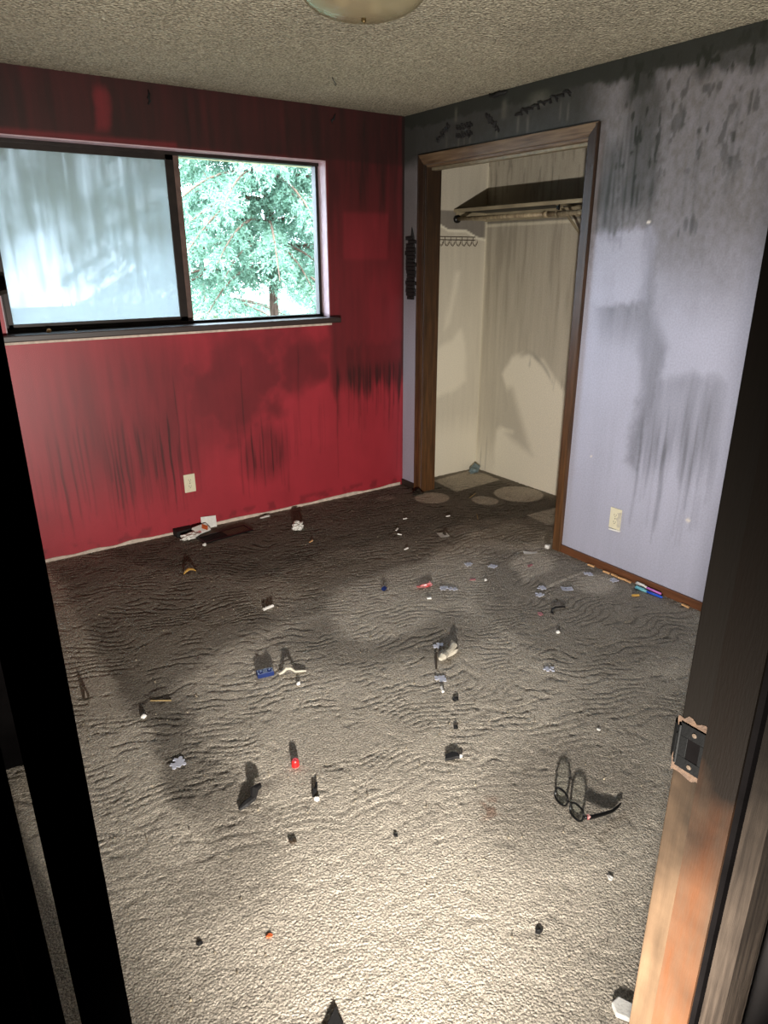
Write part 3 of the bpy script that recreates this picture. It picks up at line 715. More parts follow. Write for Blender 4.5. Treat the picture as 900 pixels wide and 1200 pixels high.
# ---- window
win = empty('window_1', (-1.53, 0.0, WZ0)); tag(win, 'sliding window with smoke-hazed left pane in the red wall', kind='structure')
P(MB().box(WX1 - 0.006, WX1 + 0.0, -0.001, 0.13, WZ0, WZ1), 'reveal_board', MT['reveal'], win, 0.001)
P(MB().box(WX0, WX0 + 0.006, -0.001, 0.13, WZ0, WZ1), 'reveal_board', MT['reveal'], win, 0.001)
P(MB().box(WX0, WX1, -0.001, 0.13, WZ1 - 0.006, WZ1), 'reveal_board', MT['reveal'], win, 0.001)
x0, x1, z0, z1 = WX0 + 0.006, WX1 - 0.006, WZ0 + 0.0, WZ1 - 0.006
fr = MB().box(x0, x1, 0.075, 0.135, z0, z0 + 0.018).box(x0, x1, 0.075, 0.135, z1 - 0.018, z1).box(x0, x0 + 0.018, 0.075, 0.135, z0, z1).box(x1 - 0.02, x1, 0.085, 0.135, z0, z1)
P(fr, 'window_frame', MT['winframe'], win)
sash = MB().box(-2.445, -1.50, 0.080, 0.098, z0 + 0.014, z0 + 0.044).box(-2.445, -1.50, 0.080, 0.098, z1 - 0.044, z1 - 0.014).box(-2.446, -2.42, 0.080, 0.098, z0 + 0.014, z1 - 0.014).box(-1.546, -1.50, 0.080, 0.098, z0 + 0.014, z1 - 0.014)
so = P(sash, 'sliding_sash', MT['winframe'], win)
st = P(MB().box(-1.512, -1.462, 0.100, 0.126, z0 + 0.01, z1 - 0.01), 'meeting_stile', MT['stile'], win)
hz_p = MB().box(-2.421, -1.545, 0.087, 0.091, z0 + 0.043, z1 - 0.043).build('hazy_pane', MT['hazy'])
hz_p.parent = so; hz_p['label'] = 'smoke-hazed window pane'
P(MB().box(-1.463, x1 - 0.019, 0.111, 0.115, z0 + 0.017, z1 - 0.017), 'clear_pane', MT['clear'], win, 0)
P(MB().box(-2.53, -0.535, -0.052, 0.076, WZ0 - 0.032, WZ0 + 0.001), 'window_sill', MT['sill'], win, 0.006)
P(MB().box(-2.49, -0.58, -0.006, -0.0005, WZ0 - 0.048, WZ0 - 0.031), 'caulk_strip', MT['raw_white'], win, 0.001)

# ---- the doorway the photograph is taken through
dj = empty('trim_3', (-2.11, -3.61, 0)); tag(dj, 'stained wooden latch-side door jamb with a black strike plate', kind='structure')
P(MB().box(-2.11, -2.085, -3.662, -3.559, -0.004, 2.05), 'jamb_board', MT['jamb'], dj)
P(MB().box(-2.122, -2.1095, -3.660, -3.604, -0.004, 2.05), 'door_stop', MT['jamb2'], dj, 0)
P(MB().box(-2.108, -2.035, -3.702, -3.671, -0.004, 2.12), 'hall_casing', MT['raw'], dj, 0)
P(MB().box(-2.030, -2.02, -3.70, -3.662, -0.004, 2.12), 'casing_bead', MT['raw'], dj)
P(MB().box(-2.1225, -2.095, -3.6705, -3.6625, -0.004, 2.05), 'gap_shade_strip', MT['door'], dj, 0)  # added black strip standing in for the shade inside the gap
sp = P(MB().box(-2.1125, -2.109, -3.603, -3.561, 0.885, 0.905).box(-2.1125, -2.109, -3.603, -3.561, 0.94, 0.962).box(-2.1125, -2.109, -3.603, -3.594, 0.905, 0.94).box(-2.1125, -2.109, -3.575, -3.556, 0.905, 0.94)
       .tube([(-2.1115, -3.561, 0.89), (-2.1115, -3.561, 0.957)], 0.0032, 8), 'strike_plate', MT['strike'], dj, 0.0006, label='black metal strike plate')
lipm = MB(); lip = []
for i in range(9):
    a = i / 8 * math.pi / 2
    lip.append((-2.1115 + 0.016 * (1 - math.cos(a)) , -3.561 + 0.016 * math.sin(a)))
ring_ = lip + [(p[0] + 0.002, p[1] - 0.0005) for p in reversed(lip)]
lipm.prism(ring_, 0.894, 0.953)
for nm, mm, mt_ in (('strike_lip', lipm, MT['strike']),
                    ('latch_recess', MB().box(-2.1118, -2.1108, -3.594, -3.575, 0.905, 0.94), MT['door']),
                    ('screw', MB().lathe([(0.0001, 0.0), (0.0036, 0.0), (0.0036, 0.001), (0.0001, 0.0012)], 12), MT['wire']),
                    ('screw', MB().lathe([(0.0001, 0.0), (0.0036, 0.0), (0.0036, 0.001), (0.0001, 0.0012)], 12), MT['wire'])):
    o = mm.build(nm, mt_); o.parent = sp
    if nm == 'screw':
        o.rotation_euler = (0, -math.pi / 2, 0); o.location = (-2.1125, -3.584, 0.951 if o.name == 'screw' else 0.895)
gm = MB(); rr = random.Random(4); ring_ = []
for i in range(34):
    a = 2 * math.pi * i / 34
    cy_, cz_ = max(-1, min(1, 1.5 * math.cos(a))) * 0.026, max(-1, min(1, 1.5 * math.sin(a))) * 0.052
    ring_.append((-3.580 + cy_ * rr.uniform(0.9, 1.0), 0.922 + cz_ * rr.uniform(0.86, 1.05)))
gm.prism(ring_, 2.1098, 2.1106, Matrix(((0, 0, -1, 0), (1, 0, 0, 0), (0, 1, 0, 0), (0, 0, 0, 1))))
P(gm, 'gouged_wood', MT['gouge'], dj, 0)
hj = empty('trim_4', (-2.957, -3.61, 0)); tag(hj, 'soot-blackened hinge-side door jamb', kind='structure')
P(MB().box(-2.982, -2.957, -3.662, -3.559, -0.004, 2.05), 'jamb_board', MT['door'], hj)
P(MB().box(-2.958, -2.947, -3.660, -3.604, -0.004, 2.05), 'door_stop', MT['door'], hj)
P(MB().box(-3.04, -2.961, -3.702, -3.6675, -0.004, 2.12), 'hall_casing', MT['door'], hj)
P(MB().box(-2.982, -2.085, -3.662, -3.559, 2.05, 2.075), 'head_jamb', MT['door'], hj)

door = empty('door_1', (-2.935, -3.55, 0.0)); door.rotation_euler = (0, 0, math.radians(-2.6)); tag(door, 'soot-black door swung open against the left wall', kind='structure')
dl = MB().box(0.0, 0.0365, 0.0, 0.80, 0.012, 2.03).build('door_leaf', MT['door'], door, bevel=0.0015)
for zc in (0.25, 1.80):
    h_ = MB().tube([(-0.007, -0.004, zc - 0.045), (-0.007, -0.004, zc + 0.045)], 0.006, 10).box(-0.007, 0.030, -0.0025, -0.0003, zc - 0.045, zc + 0.045).build('hinge', MT['black'], door)
MB().tube([(0.0364, 0.006, 1.606), (0.0425, 0.006, 1.606)], [0.008, 0.006], 10).tube([(0.0364, 0.006, 1.588), (0.0425, 0.006, 1.588)], [0.008, 0.006], 10).build('latch_stub', MT['wood'], door)
# ------------------------------------------------------------------ fixtures
# ceiling lamp
cl = empty('ceiling_lamp', (-1.48, -1.78, H)); tag(cl, 'smoked glass dome ceiling lamp at the top edge of the picture', 'lamp')
MB().lathe([(0.001, -0.002), (0.12, -0.002), (0.125, -0.012), (0.11, -0.022), (0.001, -0.022)], 40).build('lamp_base', MT['brass'], cl, True)
prof = [(0.205 * math.cos(a), -0.030 - 0.078 * math.sin(a)) for a in [i / 14 * math.pi / 2 for i in range(15)]]
prof[-1] = (0.0005, prof[-1][1])
MB().lathe([(0.203, -0.018), (0.207, -0.022)] + prof, 56).build('glass_dome', MT['dome'], cl, True)
MB().lathe([(0.0005, -0.122), (0.006, -0.120), (0.009, -0.115), (0.006, -0.110), (0.010, -0.106), (0.001, -0.104)], 16).build('finial', MT['brass'], cl, True)
MB().tube([(0, 0, -0.020), (0, 0, -0.108)], 0.003, 8).build('centre_rod', MT['brass'], cl)
for i, a in enumerate((0.4, 2.5)):
    b = MB().lathe([(0.001, -0.035), (0.012, -0.04), (0.013, -0.05), (0.026, -0.068), (0.024, -0.085), (0.001, -0.093)], 16).build('bulb', MT['cream'], cl, True)
    b.location = (0.07 * math.cos(a), 0.07 * math.sin(a), 0.012)

# outlets
def outlet(name, label, m4, cracked):
    t = empty(name); t.matrix_world = m4; tag(t, label, 'outlet', 'wall outlets')
    MB().box(-0.035, 0.035, -0.057, 0.057, 0.0005, 0.006).build('cover_plate', MT['cream'], t, bevel=0.002)
    for sy in (-0.0195, 0.0195):
        pts = []
        for i in range(24):
            a = 2 * math.pi * i / 24
            pts.append((0.0165 * math.cos(a), sy + max(-0.0135, min(0.0135, 0.0165 * math.sin(a)))))
        r = MB().prism(pts, 0.006, 0.0078).build('receptacle', MT['cream'], t)
        MB().box(-0.0072, -0.0052, sy - 0.002, sy + 0.007, 0.0077, 0.0081).box(0.0052, 0.0072, sy - 0.002, sy + 0.006, 0.0077, 0.0081).tube([(0, sy - 0.007, 0.0077), (0, sy - 0.007, 0.0081)], 0.0024, 10).build('slots', MT['slot'], r)
    MB().lathe([(0.0001, 0.0072), (0.003, 0.007), (0.0034, 0.006)], 12).build('screw', MT['bracket'], t)
    if cracked:
        MB().box(-0.033, 0.034, -0.066, -0.058, 0.0005, 0.012, Matrix.Rotation(math.radians(4), 4, 'Z')).build('loose_edge', MT['white'], t)
        MB().prism([(0.002, 0.03), (0.035, 0.045), (0.035, -0.04), (0.018, -0.045)], 0.006, 0.0075).build('scorch_film', MT['offwhite'], t)
    return t
outlet('wall_outlet', 'ivory double outlet low on the red wall', Matrix(((1, 0, 0, -1.622), (0, 0, -1, 0), (0, 1, 0, 0.306), (0, 0, 0, 1))), False)
outlet('wall_outlet', 'ivory outlet with cracked cover low on the grey wall', Matrix(((0, 0, -1, 0), (-1, 0, 0, -1.90), (0, 1, 0, 0.306), (0, 0, 0, 1))), True)

# closet fittings
sh = empty('closet_shelf', (0.58, -0.97, 1.905)); tag(sh, 'dark closet shelf board above the hanging rod', 'shelf')
P(MB().box(0.432, XC - 0.001, -1.949, -0.001, 1.898, 1.914), 'shelf_board', MT['shelf_under'], sh)
P(MB().box(0.424, 0.4325, -1.949, -0.001, 1.893, 1.915), 'front_edge', MT['shelf'], sh)
P(MB().box(0.716, XC - 0.0005, -1.949, -0.001, 1.84, 1.8975), 'wall_cleat', MT['shelf'], sh)
P(MB().box(0.44, 0.715, -0.02, -0.0005, 1.845, 1.8975), 'wall_cleat', MT['shelf'], sh)
rd = empty('hanging_rod', (0.45, -0.97, 1.845)); tag(rd, 'pale telescoping hanging rod under the closet shelf', 'rod')
P(MB().tube([(0.45, -0.86, 1.845), (0.45, -0.02, 1.852)], 0.0125, 14), 'thin_tube', MT['rod'], rd, 0, True)
P(MB().tube([(0.45, -1.948, 1.838), (0.45, -0.83, 1.845)], 0.0155, 14), 'thick_tube', MT['rod'], rd, 0, True)
P(MB().tube([(0.45, -0.85, 1.845), (0.45, -0.82, 1.845)], 0.020, 14), 'collar', MT['rod'], rd, 0, True)
P(MB().tube([(0.45, -0.022, 1.852), (0.45, -0.001, 1.852)], 0.026, 16), 'end_socket', MT['black'], rd, 0, True)
br = empty('shelf_bracket', (0.70, -0.93, 1.70)); tag(br, 'steel shelf and rod bracket braced to the closet back wall', 'bracket')
P(MB().box(0.727, XC - 0.0005, -0.945, -0.915, 1.66, 1.84), 'wall_plate', MT['bracket'], br)
P(MB().tube([(0.725, -0.93, 1.685), (0.47, -0.93, 1.885)], 0.011, 8, flat=0.6), 'diagonal_brace', MT['bracket'], br, 0)
P(MB().box(0.43, 0.716, -0.937, -0.923, 1.888, 1.8975), 'top_arm', MT['bracket'], br)
P(MB().tube([(0.45 + 0.022 * math.cos(a), -0.93, 1.845 + 0.022 * math.sin(a)) for a in [math.pi * (0.45 + i / 10 * 1.1) for i in range(11)]] + [], 0.0045, 8), 'rod_hook', MT['bracket'], br, 0)
P(MB().box(0.44, 0.452, -0.940, -0.920, 1.862, 1.895), 'hook_strap', MT['black'], br)

hk = empty('hook_rack', (0.43, -0.004, 1.72)); tag(hk, 'thin wire hook rack on the closet side wall', 'hook rack')
P(MB().tube([(0.20, -0.006, 1.736), (0.63, -0.006, 1.736)], 0.0022, 6).tube([(0.20, -0.006, 1.716), (0.63, -0.006, 1.716)], 0.0022, 6), 'rail_wires', MT['wire'], hk, 0)
for i in range(8):
    x = 0.245 + 0.052 * i
    P(MB().tube([(x, -0.006, 1.738), (x, -0.006, 1.695), (x + 0.004, -0.012, 1.680), (x + 0.008, -0.024, 1.676), (x + 0.012, -0.034, 1.688), (x + 0.016, -0.036, 1.704)], 0.0021, 6), 'hook', MT['wire'], hk, 0)

# charred ridged strip hanging on the wall by the closet
cs = empty('charred_hanging_strip', (-0.002, -0.092, 1.335)); tag(cs, 'charred black ridged strip hanging between red wall and closet casing', 'wall hanging')
rr = random.Random(11)
for i in range(17):
    z = i * 0.0235; w = 0.047 + rr.uniform(-0.006, 0.005) - (0.010 if i == 0 else 0)
    d = rr.uniform(0.008, 0.016)
    MB().box(-d, 0.0, -w + rr.uniform(-.003, .003), w, z, z + 0.0205, Matrix.Rotation(math.radians(rr.uniform(-3, 3)), 4, 'X')).build('charred_rung', MT['char'], cs, bevel=0.002)
MB().tube([(-0.004, -0.01, 0.395), (-0.003, -0.004, 0.43), (-0.002, 0.0, 0.455)], [0.012, 0.007, 0.001], 8).build('hanger_tip', MT['char'], cs)

# illegible sooty lettering over the closet
def scribble(label, u0, v0, w, h, ang, n, seed, rows=1):
    rr = random.Random(seed); mb = MB()
    ca, sa = math.cos(ang), math.sin(ang)
    for r in range(rows):
        pts = []
        for i in range(n * 7):
            t = i / (n * 7 - 1)
            x = t * w + 0.35 * w / n * math.sin(i * 0.9 + seed)
            y = (0.5 + 0.45 * math.sin(i * 0.9) * (0.6 + 0.4 * math.sin(i * 0.37 + seed))) * h * 0.9 / rows + r * h / rows
            pts.append((-0.0015, u0 - (x * ca - y * sa), v0 + x * sa + y * ca))
        mb.tube(pts, [0.0045 + 0.0045 * abs(math.sin(i * 0.5)) for i in range(len(pts))], 6)
    o = mb.build('wall_decal', MT['char']); tag(o, label, 'decal', 'sooty wall lettering')
scribble('slanted sooty scrawl above the closet, nearest the red wall', -0.345, 2.245, 0.13, 0.045, math.radians(35), 6, 1)
scribble('two-line sooty scrawl above the closet', -0.515, 2.245, 0.13, 0.085, math.radians(2), 6, 2, 2)
scribble('sooty scrawl slanting down to the right above the closet', -0.745, 2.325, 0.14, 0.045, math.radians(-38), 6, 3)
scribble('faint smeared sooty scrawl above the closet, nearest its right corner', -1.00, 2.285, 0.36, 0.045, math.radians(8), 9, 4)

# soot strands hanging at the ceiling
def strand(label, pts, r):
    o = MB().tube(pts, r, 6).build('soot_strand', MT['char'], None, True); tag(o, label, 'soot', 'soot strands')
strand('black soot clot under the ceiling above the closet', [(-0.012, -0.79, 2.436), (-0.018, -0.80, 2.425), (-0.014, -0.83, 2.418), (-0.010, -0.87, 2.428), (-0.006, -0.90, 2.424), (-0.004, -0.92, 2.43)], [0.004, 0.008, 0.009, 0.012, 0.010, 0.002])
strand('black soot strand on the red wall left of the window centre', [(-1.625, -0.004, 2.405), (-1.622, -0.006, 2.385), (-1.628, -0.007, 2.37), (-1.622, -0.006, 2.355), (-1.632, -0.004, 2.34)], [0.003, 0.007, 0.008, 0.006, 0.004])
strand('black soot strand on the red wall near the corner', [(-0.515, -0.004, 2.405), (-0.525, -0.007, 2.39), (-0.530, -0.008, 2.375), (-0.545, -0.006, 2.365), (-0.54, -0.004, 2.35)], [0.002, 0.005, 0.007, 0.007, 0.003])
strand('thin soot loop hanging from the middle of the ceiling', [(-0.905, -0.62, 2.438), (-0.90, -0.63, 2.420), (-0.893, -0.64, 2.405), (-0.900, -0.645, 2.398), (-0.908, -0.64, 2.408)], 0.002)

# ------------------------------------------------------------------ litter on the carpet
def crumple(seed, sx, sy, sz, sub=3, rough=0.35):
    bm = bmesh.new(); bmesh.ops.create_icosphere(bm, subdivisions=sub, radius=1.0)
    rr = np.random.default_rng(seed); off = rr.uniform(0, 50, 3)
    vs = []
    for v in bm.verts:
        n = fbm(np.array([v.co.x * 2 + off[0]]), np.array([v.co.y * 2 + v.co.z * 1.7 + off[1]]), 3, seed)[0]
        n2_ = vnoise(np.array([v.co.x * 5 + off[2]]), np.array([v.co.z * 5 + v.co.y * 3]), seed + 3)[0]
        k = 1 + rough * 2 * (n - 0.5) + rough * (n2_ - 0.5)
        vs.append((v.co.x * k * sx, v.co.y * k * sy, max(-0.55, v.co.z * k) * sz))
    z0 = min(v[2] for v in vs)
    bm.verts.ensure_lookup_table()
    m = MB().add([(a, b, c - z0) for a, b, c in vs], [tuple(x.index for x in f.verts) for f in bm.faces])
    bm.free()
    return m

def put(name, label, cat, mb, mt, x, y, rz=0, z=-0.001, smooth=False, group=None, bevel=0):
    o = mb.build(name, mt, None, smooth, bevel, (x, y, z), rz)
    return tag(o, label, cat, group)

def sheet(w, h, seed, lift=0.01, t=0.0008, n=8):
    """a slightly curled rectangular scrap of paper"""
    rr = random.Random(seed); a, b, c = rr.uniform(-1, 1), rr.uniform(-1, 1), rr.uniform(0.3, 1)
    vs = []; fs = []
    for k in range(2):
        for i in range(n + 1):
            for j in range(n + 1):
                u, v = i / n - 0.5, j / n - 0.5
                z = lift * (c * (u + 0.5 * a * v) ** 2 * 3 + 0.3 * abs(b) * (v * v)) + k * t
                vs.append((u * w, v * h, z + 0.0008))
    q = (n + 1) * (n + 1)
    for i in range(n):
        for j in range(n):
            p0 = i * (n + 1) + j
            fs.append((p0, p0 + 1, p0 + n + 2, p0 + n + 1)); fs.append((q + p0, q + p0 + n + 1, q + p0 + n + 2, q + p0 + 1))
    for i in range(n):
        for (s0, s1) in ((i, i + 1), (n * (n + 1) + i, n * (n + 1) + i + 1), (i * (n + 1), (i + 1) * (n + 1)), (i * (n + 1) + n, (i + 1) * (n + 1) + n)):
            fs.append((s0, s1, q + s1, q + s0))
    return MB().add(vs, fs)

# floor register under the window
fv = empty('floor_register', (-1.495, -0.19, 0.0)); fv.rotation_euler = (0, 0, math.radians(6)); tag(fv, 'dark metal floor register set in the carpet below the red wall', 'vent')
MB().box(-0.165, 0.165, -0.058, -0.046, -0.002, 0.006).box(-0.165, 0.165, 0.046, 0.058, -0.002, 0.006).box(-0.165, -0.153, -0.046, 0.046, -0.002, 0.006).box(0.153, 0.165, -0.046, 0.046, -0.002, 0.006).build('frame', MT['black'], fv, bevel=0.002)
MB().box(-0.153, 0.153, -0.046, 0.046, -0.004, -0.0005).build('duct_shadow_plate', MT['char'], fv)
rust = mat('brown_register_metal', lin(120, 92, 74), 0.5, 0.4, var=0.4, scale=30)
for i in range(24):
    x = -0.145 + 0.0126 * i
    MB().box(-0.0025, 0.0025, -0.046, 0.046, 0.0, 0.005, Matrix.Translation((x, 0, 0)) @ Matrix.Rotation(0.5, 4, 'Y')).build('louver', MT['black'] if i < 12 else rust, fv)

put('paper_sheet', 'white paper scrap propped against the foot of the red wall', 'paper', MB().box(-0.05, 0.05, -0.0006, 0.0006, 0, 0.075, Matrix.Rotation(math.radians(-16), 4, 'X') @ Matrix.Rotation(0.1, 4, 'Y')), MT['white'], -1.535, -0.030, 0.05)
pk = empty('snack_packet', (-1.605, -0.07, 0.015)); pk.rotation_euler = (0, 0, 0.35); tag(pk, 'small orange and white packet beside the floor register', 'packet')
MB().box(-0.055, 0.055, -0.03, 0.03, 0.0, 0.016, Matrix.Rotation(0.6, 4, 'X')).build('packet_body', MT['white'], pk, bevel=0.005)
MB().prism([(0.0, 0.0), (0.024, 0.029), (0.05, 0.0), (0.026, -0.029)], 0.0162, 0.0168, Matrix.Rotation(0.6, 4, 'X')).build('orange_print', MT['orange'], pk)
MB().prism([(-0.053, -0.01), (-0.02, -0.01), (-0.02, -0.027), (-0.053, -0.027)], 0.0162, 0.0168, Matrix.Rotation(0.6, 4, 'X')).build('red_print', MT['redwrap'], pk)
put('burnt_box', 'black charred little box at the foot of the red wall', 'box', MB().box(-0.055, 0.055, -0.028, 0.028, 0, 0.038).prism([(-0.055, 0.028), (0.055, 0.028), (0.05, 0.055), (-0.045, 0.05)], 0.036, 0.038), MT['char'], -1.705, -0.040, 0.12, bevel=0.003)
put('crumpled_tissue', 'white crumpled tissue in front of the charred box', 'tissue', crumple(31, 0.055, 0.028, 0.020, 3, 0.6), MT['white'], -1.70, -0.125, 0.15)
put('paper_ball', 'tiny white paper ball in front of the floor register', 'paper', crumple(32, 0.012, 0.012, 0.010, 2), MT['white'], -1.665, -0.285)
put('yellow_peel', 'curved yellow scrap in the dark carpet near the red wall', 'scrap', MB().tube([(-0.032, 0, 0.004), (-0.02, 0, 0.016), (0.0, 0.002, 0.023), (0.022, 0, 0.017), (0.036, -0.004, 0.004)], [0.004, 0.010, 0.012, 0.010, 0.004], 8, flat=0.5), MT['yellow'], -1.875, -0.605, 0.1)
put('crumpled_tissue', 'white crumpled tissue near the red wall below the window end', 'tissue', crumple(33, 0.04, 0.026, 0.026, 3, 0.6), MT['white'], -1.08, -0.36, 0.3)
put('crumpled_tissue', 'flat white tissue shred right against the red wall', 'tissue', crumple(34, 0.035, 0.008, 0.008, 2, 0.5), MT['white'], -1.165, -0.06, 0.1)
put('cigarette_stub', 'white stub lying in the middle of the dark carpet', 'stub', MB().tube([(-0.028, 0, 0.008), (0.028, 0.002, 0.008)], 0.0075, 10).tube([(0.027, 0.002, 0.008), (0.030, 0.002, 0.008)], 0.005, 8), MT['white'], -1.705, -1.225, 0.15)
put('blue_block', 'dark blue plastic block on the carpet', 'block', MB().box(-0.034, 0.034, -0.017, 0.017, 0, 0.022).tube([(-0.018, 0, 0.0215), (-0.018, 0, 0.027)], 0.009, 12).tube([(0.018, 0, 0.0215), (0.018, 0, 0.027)], 0.009, 12), MT['blue'], -1.968, -1.735, -0.2, bevel=0.002)
put('paper_strip', 'pale paper strip with a raised fold right of the blue block', 'paper', MB().tube([(-0.06, 0, 0.003), (-0.045, 0, 0.01), (-0.03, 0, 0.026), (-0.012, 0, 0.024), (0.005, 0, 0.008), (0.05, 0.004, 0.004)], [0.004, 0.006, 0.007, 0.006, 0.005, 0.004], 8), MT['offwhite'], -1.865, -1.79, -0.45)
put('pebble', 'tiny white pebble below the folded paper strip', 'pebble', crumple(35, 0.008, 0.007, 0.009, 2), MT['white'], -1.888, -1.872)
put('red_cap', 'small bright red plastic cap on the carpet', 'cap', MB().lathe([(0.001, 0.024), (0.010, 0.024), (0.012, 0.020), (0.0135, 0.0), (0.001, 0.0)], 20).box(-0.004, 0.004, 0.010, 0.016, 0, 0.012), MT['red_b'], -2.12, -2.283, smooth=False)
put('charred_scrap', 'curled black charred scrap in the left foreground', 'scrap', MB().tube([(-0.055, -0.028, 0.006), (-0.03, -0.02, 0.012), (-0.005, -0.012, 0.016), (0.006, 0.012, 0.026), (0.022, 0.024, 0.022), (0.034, 0.05, 0.010)], [0.006, 0.013, 0.011, 0.015, 0.012, 0.003], 7, flat=0.7), MT['char'], -2.30, -2.345, -0.15)
put('charred_scrap', 'thin black charred sliver right of the curled scrap', 'scrap', MB().tube([(-0.012, -0.028, 0.005), (-0.002, -0.006, 0.010), (0.004, 0.004, 0.008), (0.012, 0.030, 0.008)], [0.004, 0.008, 0.005, 0.003], 6), MT['char'], -2.125, -2.425, -0.3)
put('paper_ball', 'white paper ball at the tip of the charred sliver', 'paper', crumple(36, 0.008, 0.008, 0.008, 2), MT['white'], -2.14, -2.463)
put('charred_scrap', 'black charred flake in the middle foreground', 'scrap', MB().prism([(-0.03, 0.012), (-0.008, 0.024), (0.018, 0.016), (0.026, -0.004), (0.012, -0.022), (0.004, -0.010), (-0.012, 0.0)], 0.0, 0.012), MT['char'], -1.665, -2.56, 0.3, bevel=0.003)
put('paper_ball', 'white crumb beside the black flake in the middle foreground', 'paper', crumple(37, 0.006, 0.006, 0.007, 2), MT['white'], -1.638, -2.570)
put('dark_cone', 'dark pointed cone standing near the left door', 'cone', MB().lathe([(0.0005, 0.034), (0.006, 0.022), (0.013, 0.004), (0.0135, 0.0), (0.0005, 0.0)], 14), MT['wire'], -2.605, -1.47, smooth=True)
put('straw_stick', 'thin tan stick on the carpet at left', 'stick', MB().tube([(-0.04, 0, 0.003), (0.04, 0.0, 0.003)], 0.0024, 6), MT['straw'], -2.375, -1.665, -0.6)
put('pebble', 'small white pebble on the left edge of the dark stain', 'pebble', crumple(38, 0.011, 0.009, 0.010, 2), MT['white'], -2.46, -1.73)

# jigsaw pieces
def puzzle(seed, w=0.036):
    rr = random.Random(seed); pts = []
    h = w / 2; kn = w * 0.19
    sides = [((-h, -h), (h, -h)), ((h, -h), (h, h)), ((h, h), (-h, h)), ((-h, h), (-h, -h))]
    for (a, b) in sides:
        out = 1 if rr.random() < 0.6 else -1
        dx, dy = (b[0] - a[0]) / w, (b[1] - a[1]) / w; nx, ny = dy * out, -dx * out
        cx_, cy_ = (a[0] + b[0]) / 2, (a[1] + b[1]) / 2
        pts.append(a)
        pts.append((cx_ - dx * kn * 0.6, cy_ - dy * kn * 0.6))
        for i in range(7):
            an = math.radians(-210 + 240 * (1 - i / 6) + 180)
            an = math.radians(220 - 260 * i / 6)
            pts.append((cx_ + kn * (dx * math.cos(an) + nx * (math.sin(an) + 0.75)), cy_ + kn * (dy * math.cos(an) + ny * (math.sin(an) + 0.75))))
        pts.append((cx_ + dx * kn * 0.6, cy_ + dy * kn * 0.6))
    return MB().prism(pts, 0.0, 0.0026)
PZ = [(-2.442, -2.045, 'pale cross-shaped jigsaw piece in the left foreground', 0.8), (-1.400, -2.170, 'pale jigsaw piece left of the bone-like tissue', 0.3), (-1.245, -1.965, 'pale jigsaw piece behind the bone-like tissue', 0.1),
      (-0.985, -2.345 - 0.03, 'pale jigsaw piece on the clean round spot', 0.9), (-0.865, -1.545, 'left of the two pale jigsaw pieces right of the red wrapper', 0.2), (-0.835, -1.575, 'right of the two pale jigsaw pieces right of the red wrapper', 0.7),
      (-0.565, -1.395, 'pale jigsaw piece, farthest one, beyond the pink shred', 0.5), (-0.475, -1.49, 'pale jigsaw piece left of the light floor patch', 1.1), (-0.455, -1.83, 'pale jigsaw piece at the left tip of the white floor streak', 0.4),
      (-0.52, -1.875, 'pale jigsaw piece just below the white floor streak tip', 0.9), (-0.125, -1.86, 'pale jigsaw piece at the wall end of the white floor streak', 0.25), (-0.075, -1.985, 'pale jigsaw piece by the skirting left of the pens', 0.6)]
for i, (x, y, lab, rz) in enumerate(PZ):
    put('puzzle_piece', lab, 'puzzle piece', puzzle(50 + i, 0.038 if i == 0 else 0.034), MT['lav'], x, y, rz, 0.0005, group='jigsaw puzzle pieces')

put('candy_wrapper', 'crinkled red foil wrapper on the carpet', 'wrapper', sheet(0.085, 0.034, 5, 0.018).add(*(lambda m: (m.v, m.f))(crumple(41, 0.036, 0.012, 0.010, 2, 0.6))), MT['redwrap'], -0.938, -1.468, -0.2)
put('blue_chip', 'small blue plastic chip left of the red wrapper', 'chip', MB().box(-0.012, 0.012, -0.009, 0.009, 0, 0.016, Matrix.Rotation(0.4, 4, 'X')), MT['blue'], -1.128, -1.375, 0.3, bevel=0.002)
put('paper_bit', 'tiny white paper bit below the red wrapper', 'paper', MB().box(-0.011, 0.011, -0.006, 0.006, 0, 0.008), MT['white'], -1.0, -1.59, -0.5, bevel=0.001)
cd = empty('picture_card', (-0.405, -0.975, 0.0)); cd.rotation_euler = (0, 0, -0.35); tag(cd, 'small white card with a dark picture on the dark carpet', 'card')
sheet(0.06, 0.07, 9, 0.01).build('card_sheet', MT['white'], cd)
MB().prism([(-0.005, 0.0), (0.004, 0.018), (0.02, 0.024), (0.024, 0.004), (0.012, -0.010), (0.022, -0.022), (0.002, -0.024)], 0.0088, 0.0092).build('picture_print', MT['wire'], cd)
for i, (x, y, lab) in enumerate(((-0.62, -0.815, 'tiny white paper bit in the dark carpet before the card'), (-0.43, -0.615, 'tiny white bit far back in the dark carpet'), (-0.585, -0.74, 'tiny white bit just behind the white paper bit'), (-1.12, -0.60, 'tiny tan bit in the dark carpet below the corner'),
                            (-0.72, -1.02, 'tiny white crumb left of the picture card'), (-0.17, -0.74, 'tiny pale crumb in front of the closet'))):
    put('paper_bit', lab, 'paper', MB().box(-0.014, 0.014, -0.004, 0.004, 0, 0.007, Matrix.Rotation(rr.uniform(-.3, .3), 4, 'Y')), MT['chip'] if 'tan' in lab else MT['white'], x, y, rr.uniform(-1, 1), bevel=0.001)

